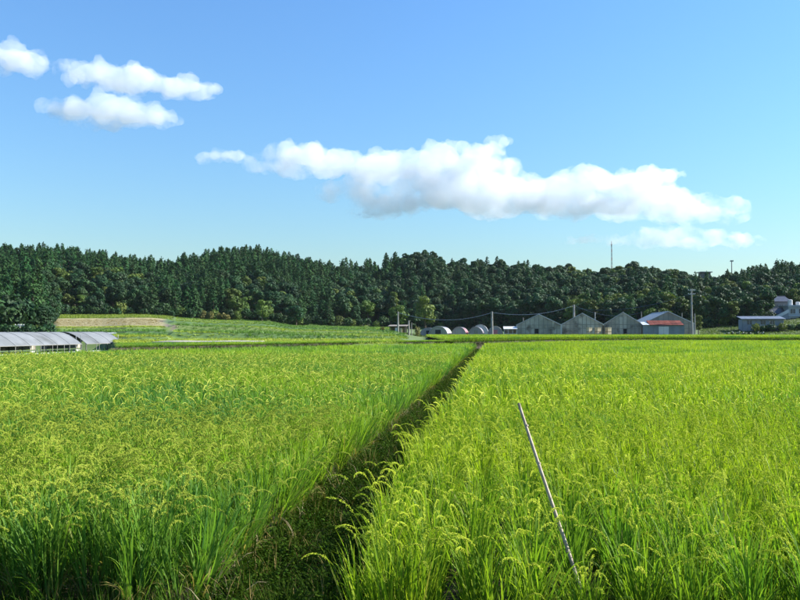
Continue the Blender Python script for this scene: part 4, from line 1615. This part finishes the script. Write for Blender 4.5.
wire(398, 492, 1.5, 'bluish overhead cable sagging between the hut pole and the tunnel pole', .03)
wire(492, 574, 1.2, 'bluish overhead cable from the tunnel pole over the first gabled greenhouse')
wire(574, 595, .1, 'bluish overhead cable sloping down to the short pole with a box', .025)
wire(595, 641.4, .8, 'bluish overhead cable behind the third gabled greenhouse', .025)
wire(574, 691.8, 1.6, 'bluish overhead cable from the stout pole to the tall crossarm pole', .03, -.9)


# ------------------------------------------------------------------ houses on the right
D = 188
x, y = world_of(763, D)
z0 = gnd(763, D) - .2
root = thing('low_shed', 'long low pale blue shed with a flat grey blue roof behind the hedge', 'shed', (x, y, z0), R(-6))
W = 38 / F * D
H = EYE + (HOR - 319.4) / F * D - z0
nb = 9
for k in range(nb):
    xa = -W / 2 + W * k / nb
    if k in (1, 4, 6):
        MB().box((xa + W / nb / 2, 0, H * .30), (W / nb - .04, .1, H * .6)).build('wall_panel', 'bluewall', root)
        w_ = MB().box((xa + W / nb / 2, .03, H * .76), (W / nb - .1, .06, H * .3)).build('window', 'glass', root)
        MB().box((xa + W / nb / 2, -.02, H * .76), (.06, .06, H * .3)).build('mullion', 'steel', w_)
        MB().box((xa + W / nb / 2, 0, H * .955), (W / nb - .04, .1, H * .09)).build('wall_panel', 'bluewall', root)
    else:
        MB().box((xa + W / nb / 2, 0, H / 2), (W / nb - .04, .1, H)).build('wall_panel', 'bluewall', root)
for sx in (-1, 1):
    MB().box((sx * W / 2, 2.6, H / 2), (.1, 5.0, H)).build('side_wall', 'bluewall', root)
for k in range(8):
    xa = -W / 2 - .4 + (W + .8) * k / 8
    MB().slab([(xa, -.7, H + .02), (xa + (W + .8) / 8 - .03, -.7, H + .02), (xa + (W + .8) / 8 - .03, 5.6, H + .75), (xa, 5.6, H + .75)], .12).build('roof_sheet', 'bluetile', root)


def house(px0, px1, ytop, ybase, D, label, wallm, roofm, floors, nwin, depth=7, flat=False, rz=0.0):
    cx = (px0 + px1) / 2
    x, y = world_of(cx, D)
    z0 = min(gnd(cx, D), EYE + (HOR - ybase) / F * D) - .4
    W = (px1 - px0) / F * D
    H = EYE + (HOR - ytop) / F * D - z0
    root = thing('house', label, 'house', (x, y, z0), rz)
    MB().box((0, depth / 2 + .06, H / 2), (W, depth, H)).build('wall', wallm, root)
    for f in range(floors):
        zc = H - 1.35 - 2.35 * f
        for k in range(nwin):
            xc = -W / 2 + W * (k + .5) / nwin
            ww = W / nwin * .62
            w_ = MB().box((xc, .03, zc), (ww, .07, 1.15)).build('window', 'glass', root)
            for sx in (-1, 0, 1):
                MB().box((xc + sx * ww / 2, .0, zc), (.07, .08, 1.25)).build('frame', 'white', w_)
            MB().box((xc, -.06, zc - .68), (ww + .25, .25, .09)).build('sill', 'white', w_)
        MB().box((0, -.12, zc + 1.05), (W + .2, .5, .12)).build('ledge', wallm, root)
    if flat:
        MB().box((0, depth / 2 - .02, H + .12), (W + .5, depth + .5, .24)).build('roof', roofm, root)
    else:
        hr = 1.5
        r_ = MB()
        r_.slab([(-W / 2 - .5, -.6, H - .05), (W / 2 + .5, -.6, H - .05), (W / 2 + .1, depth / 2, H + hr), (-W / 2 - .1, depth / 2, H + hr)], .15)
        r_.slab([(-W / 2 - .1, depth / 2, H + hr), (W / 2 + .1, depth / 2, H + hr), (W / 2 + .5, depth + .6, H - .05), (-W / 2 - .5, depth + .6, H - .05)], .15)
        rf = r_.build('roof', roofm, root)
        MB().tube([(-W / 2 - .2, depth / 2, H + hr + .14), (W / 2 + .2, depth / 2, H + hr + .14)], .13, 8).build('ridge_tile', roofm, rf)
    return root, z0, W, H


hs_, z0, W, H = house(789.5, 822, 306, 321, 205, 'two storey pale house with a flat roof and balconies above the hedge', 'housewall', 'housewall', 2, 4, flat=True)
for k in range(9):                      # outside stair with a white parapet down the house's left end
    MB().box((-W / 2 - .25 - .38 * k, .6, H * .60 - .20 * k - .9), (.38, 1.2, H * .60 - .1 * k)).build('stair_step', 'bluewall', hs_)
MB().slab([(-W / 2, -.1, H * .60), (-W / 2 - 3.6, -.1, H * .60 - 1.9), (-W / 2 - 3.6, -.1, H * .60 - 1.0), (-W / 2, -.1, H * .60 + .9)], .1).build('stair_parapet', 'white', hs_)
rx, ry = hs_.location.x, hs_.location.y
for k, (px, yt, w_) in enumerate(((790.4, 299.6, 1.15), (798, 301.8, 1.0))):
    x, y = world_of(px, 206.5)
    zb = z0 + H + .24
    zt = EYE + (HOR - yt) / F * 206.5
    rt = thing('water_tank', ('tall bright white tank at the corner of the pale flat roof', 'smaller white tank further along the pale flat roof')[k], 'tank', (x, y, zb))
    MB().tube([(0, 0, .06), (0, 0, (zt - zb) * .93), (0, 0, zt - zb)], [w_ * .5, w_ * .5, w_ * .3], 14).build('drum', 'white', rt)
    MB().box((0, 0, .03), (w_, w_, .06)).build('base', 'steel', rt)
house(774.5, 789, 301.8, 309, 214, 'small house with a dark tiled roof behind the pale flat roofed house', 'bluewall', 'darkroof', 1, 3)
house(772, 786, 314, 318, 208, 'low annex with a dark roof beside the outside stair', 'bluewall', 'darkroof', 1, 3, depth=4)

# hilltop: lattice mast, lamp mast, flat-roofed building
def ridge_at(px, D):
    return gnd(px, D)


x, y = world_of(612.3, 345)
zt = EYE + (HOR - 241) / F * 345
z0 = ridge_at(612.3, 345) - .3
root = thing('lattice_mast', 'slender red and white lattice mast standing up from the ridge', 'mast', (x, y, z0))
h = zt - z0
ns = 10
for s in range(ns):
    za, zb = h * .93 * s / ns, h * .93 * (s + 1) / ns
    wa, wb = .75 - .5 * s / ns, .75 - .5 * (s + 1) / ns
    mb = MB()
    for sx, sy in ((1, 1), (1, -1), (-1, -1), (-1, 1)):
        mb.tube([(sx * wa / 2, sy * wa / 2, za), (sx * wb / 2, sy * wb / 2, zb)], .05, 5)
    for sgn in (1, -1):
        mb.tube([(-sgn * wa / 2, -wa / 2, za), (sgn * wb / 2, -wb / 2, zb)], .035, 4)
        mb.tube([(wa / 2, -sgn * wa / 2, za), (wb / 2, sgn * wb / 2, zb)], .035, 4)
    mb.build('lattice_section', 'redmast' if s % 2 == 0 else 'pole', root)
MB().tube([(0, 0, h * .9), (0, 0, h)], .09, 6).build('antenna', 'redmast', root)
MB().box((0, 0, h * .93), (.75, .75, .12)).build('platform', 'steel', root)

x, y = world_of(732.5, 322)
zt = EYE + (HOR - 261) / F * 322
z0 = ridge_at(732.5, 322) - .3
root = thing('lamp_mast', 'steel mast with a wide lamp head on the ridge', 'mast', (x, y, z0))
h = zt - z0
MB().tube([(0, 0, 0), (0, 0, h)], [.28, .16], 10).build('shaft', 'pole', root)
MB().box((0, 0, h - .1), (1.3, .7, .2)).build('platform', 'steel', root)
for k in (-.45, 0, .45):
    MB().box((k, -.38, h + .18), (.34, .2, .34)).build('lamp', 'pole', root)

x, y = world_of(707, 325)
z0 = ridge_at(707, 325) - .3
zt = EYE + (HOR - 271.5) / F * 325
root = thing('hilltop_building', 'small flat roofed tan building in the gap of the ridge trees', 'building', (x, y, z0), R(8))
h = zt - z0
MB().box((0, 2, (h - .5) / 2), (3.6, 4, h - .5)).build('wall', 'greywood', root)
MB().box((-.2, 1.8, h - .2), (5.0, 5.2, .35)).build('roof', 'film_tan', root)
for k in (-1, 0, 1):
    w_ = MB().box((k * 1.1, -.02, h - 1.5), (.75, .1, .9)).build('window', 'glass', root)
    MB().box((k * 1.1, -.09, h - 2.0), (.9, .15, .08)).build('sill', 'white', w_)

# ------------------------------------------------------------------ bamboo stick in the rice
L = (STICK_BASE - STICK_TOP).length
ax = (STICK_TOP - STICK_BASE).normalized()
root = thing('bamboo_stick', 'weathered bamboo stick leaning out of the green rice', 'stick', STICK_BASE)
mb = MB()
pp, rr = [], []
for k in range(40):
    f = k / 39
    q = ax * (L * f) + Vector((math.sin(f * 5) * .006, 0, 0))
    pp.append(q)
    rr.append(.0132 - .003 * f)
mb.tube(pp, rr, 12).build('shaft', 'bamboo_pole', root, smooth=True)
for k in range(1, 7):
    c = ax * (L * (k * .152 + .01 * (k % 2)))
    MB().tube([c - ax * .006, c, c + ax * .006], [.0130 - .0004 * k, .0146 - .0004 * k, .0130 - .0004 * k], 12).build('node_ring', 'bamboo_pole', root, smooth=True)

# ------------------------------------------------------------------ clouds: real droplet volumes, kilometres away
def cloud(label, blobs, D, seed, veil=None):
    rg = random.Random(seed)
    px_m = D / F
    c0 = at(blobs[0][0], blobs[0][1], D)

    def hull(bl, name, mat, parent, amp, vox, rnd, small):
        import bmesh
        bm = bmesh.new()
        for bx_, by_, rx, ry in bl:
            n = max(3, int(rx / ry * 3.2)) if rnd else 1
            for k in range(n):
                f = (k + .5) / n * 2 - 1 if n > 1 else 0
                r = ry * math.sqrt(max(.12, 1 - f * f * .85)) * rg.uniform(.62, .95)
                cx = bx_ + f * rx * .85 + rg.uniform(-.1, .1) * rx
                cyy = by_ + (ry - r) * rg.uniform(.15, .9) * .8
                p = at(cx, cyy, D) - c0 + Vector((rg.uniform(-.2, .2), rg.uniform(-1.2, 1.2), 0)) * ry * px_m
                r *= px_m
                bmesh.ops.create_icosphere(bm, subdivisions=2, radius=1, matrix=Matrix.Translation(p) @ Matrix.Diagonal((r * rg.uniform(1, 1.3), r * 1.25, r * .92, 1)))
                for q in range(small):
                    a, e = rg.uniform(0, 6.28), rg.uniform(-.15, 1.2)
                    d = Vector((math.cos(a) * math.cos(e), math.sin(a) * math.cos(e), math.sin(e)))
                    r2 = r * rg.uniform(.22, .45)
                    bmesh.ops.create_icosphere(bm, subdivisions=2, radius=r2, matrix=Matrix.Translation(p + d * r * .92))
        me = bpy.data.meshes.new(name)
        bm.to_mesh(me)
        bm.free()
        tmp = bpy.data.objects.new(name, me)
        col.objects.link(tmp)
        md = tmp.modifiers.new('remesh', 'REMESH')
        md.mode = 'VOXEL'
        md.voxel_size = vox
        dg = bpy.context.evaluated_depsgraph_get()
        me2 = bpy.data.meshes.new_from_object(tmp.evaluated_get(dg))
        bpy.data.objects.remove(tmp)
        nv = len(me2.vertices)
        co = np.empty(nv * 3, np.float32)
        me2.vertices.foreach_get('co', co)
        no = np.empty(nv * 3, np.float32)
        me2.vertices.foreach_get('normal', no)
        co, no = co.reshape(-1, 3), no.reshape(-1, 3)
        dis = np.array([mnoise.fractal(Vector((float(c[0]), float(c[1]), float(c[2]))) / (amp * 5.0), .8, 2.1, 5) for c in co])
        fine = np.array([mnoise.fractal(Vector((float(c[0]), float(c[1]), float(c[2]))) / (amp * 1.6) + Vector((7, 3, 1)), .7, 2.1, 4) for c in co])
        co = co + no * (dis * amp + fine * amp * .45)[:, None]
        me2.vertices.foreach_set('co', co.astype(np.float32).ravel())
        me2.materials.clear()
        me2.materials.append(M[mat])
        me2.update()
        me2.name = name
        return link(name, me2, parent)
    o = hull(blobs, 'cloud', 'cloud', None, 2.6 * px_m, 1.8 * px_m, True, 6)
    o.location = c0
    tag(o, label, 'cloud', 'white clouds')
    if veil:
        hull(veil, 'veil', 'veil', o, 3.5 * px_m, 3.4 * px_m, True, 3)
    return o


cloud('white cloud cut by the edge of the view above the pair of long clouds', [(10, 53, 34, 15), (-35, 52, 36, 16)], 2600, 1, [(12, 55, 46, 17), (45, 62, 22, 8), (-40, 52, 46, 18)])
cloud('long white cloud, upper one of the stacked pair', [(92, 69, 34, 13), (135, 77, 48, 16), (182, 83, 34, 13)], 2700, 2, [(85, 68, 42, 15), (140, 80, 58, 17), (190, 88, 32, 11)])
cloud('white cloud, lower one of the stacked pair', [(68, 103, 28, 11), (106, 108, 48, 17), (142, 112, 30, 14)], 2600, 3, [(68, 106, 36, 14), (112, 112, 56, 18), (145, 114, 32, 13)])
cloud('small white puff at the tail of the great cloud bank', [(228, 153, 22, 7)], 2600, 4, [(222, 154, 36, 9), (262, 166, 26, 8)])
cloud('great long bank of white cloud over the wooded hill',
      [(302, 152, 30, 15), (345, 164, 40, 19), (388, 166, 38, 19), (432, 160, 44, 19), (478, 148, 34, 10), (500, 140, 16, 6), (455, 182, 52, 18), (505, 188, 46, 18),
       (556, 190, 44, 20), (602, 178, 40, 17), (648, 176, 34, 13), (676, 172, 15, 6), (610, 205, 54, 12), (680, 210, 46, 10), (728, 211, 20, 6), (400, 203, 46, 11), (455, 198, 55, 14), (520, 204, 50, 14), (375, 212, 22, 6), (660, 196, 40, 12)],
      2900, 5, [(290, 158, 48, 20), (400, 185, 85, 30), (470, 165, 60, 24), (500, 190, 80, 32), (600, 190, 85, 34), (690, 205, 68, 22), (378, 210, 36, 10), (640, 190, 56, 22)])
cloud('faint cloud shred low over the ridge below the great bank', [(735, 236, 14, 5), (690, 240, 18, 4)], 3000, 6, [(680, 236, 82, 15), (735, 238, 32, 10), (600, 240, 42, 7)])

# ------------------------------------------------------------------ thin summer air over the valley
m = bpy.data.materials.new('thin_air')
m.use_nodes = True
nt = m.node_tree
nt.nodes.clear()
o_ = N(nt, 'ShaderNodeOutputMaterial')
v_ = N(nt, 'ShaderNodeVolumePrincipled')
v_.inputs['Color'].default_value = (0.80, 0.92, 1.0, 1)
v_.inputs['Density'].default_value = 0.00004
nt.links.new(v_.outputs[0], o_.inputs['Volume'])
M['air'] = m
tag(MB().box((0, 400, 29.0), (2600, 1500, 62.0)).build('haze', 'air'), 'thin bluish haze over the valley', None, kind='stuff')
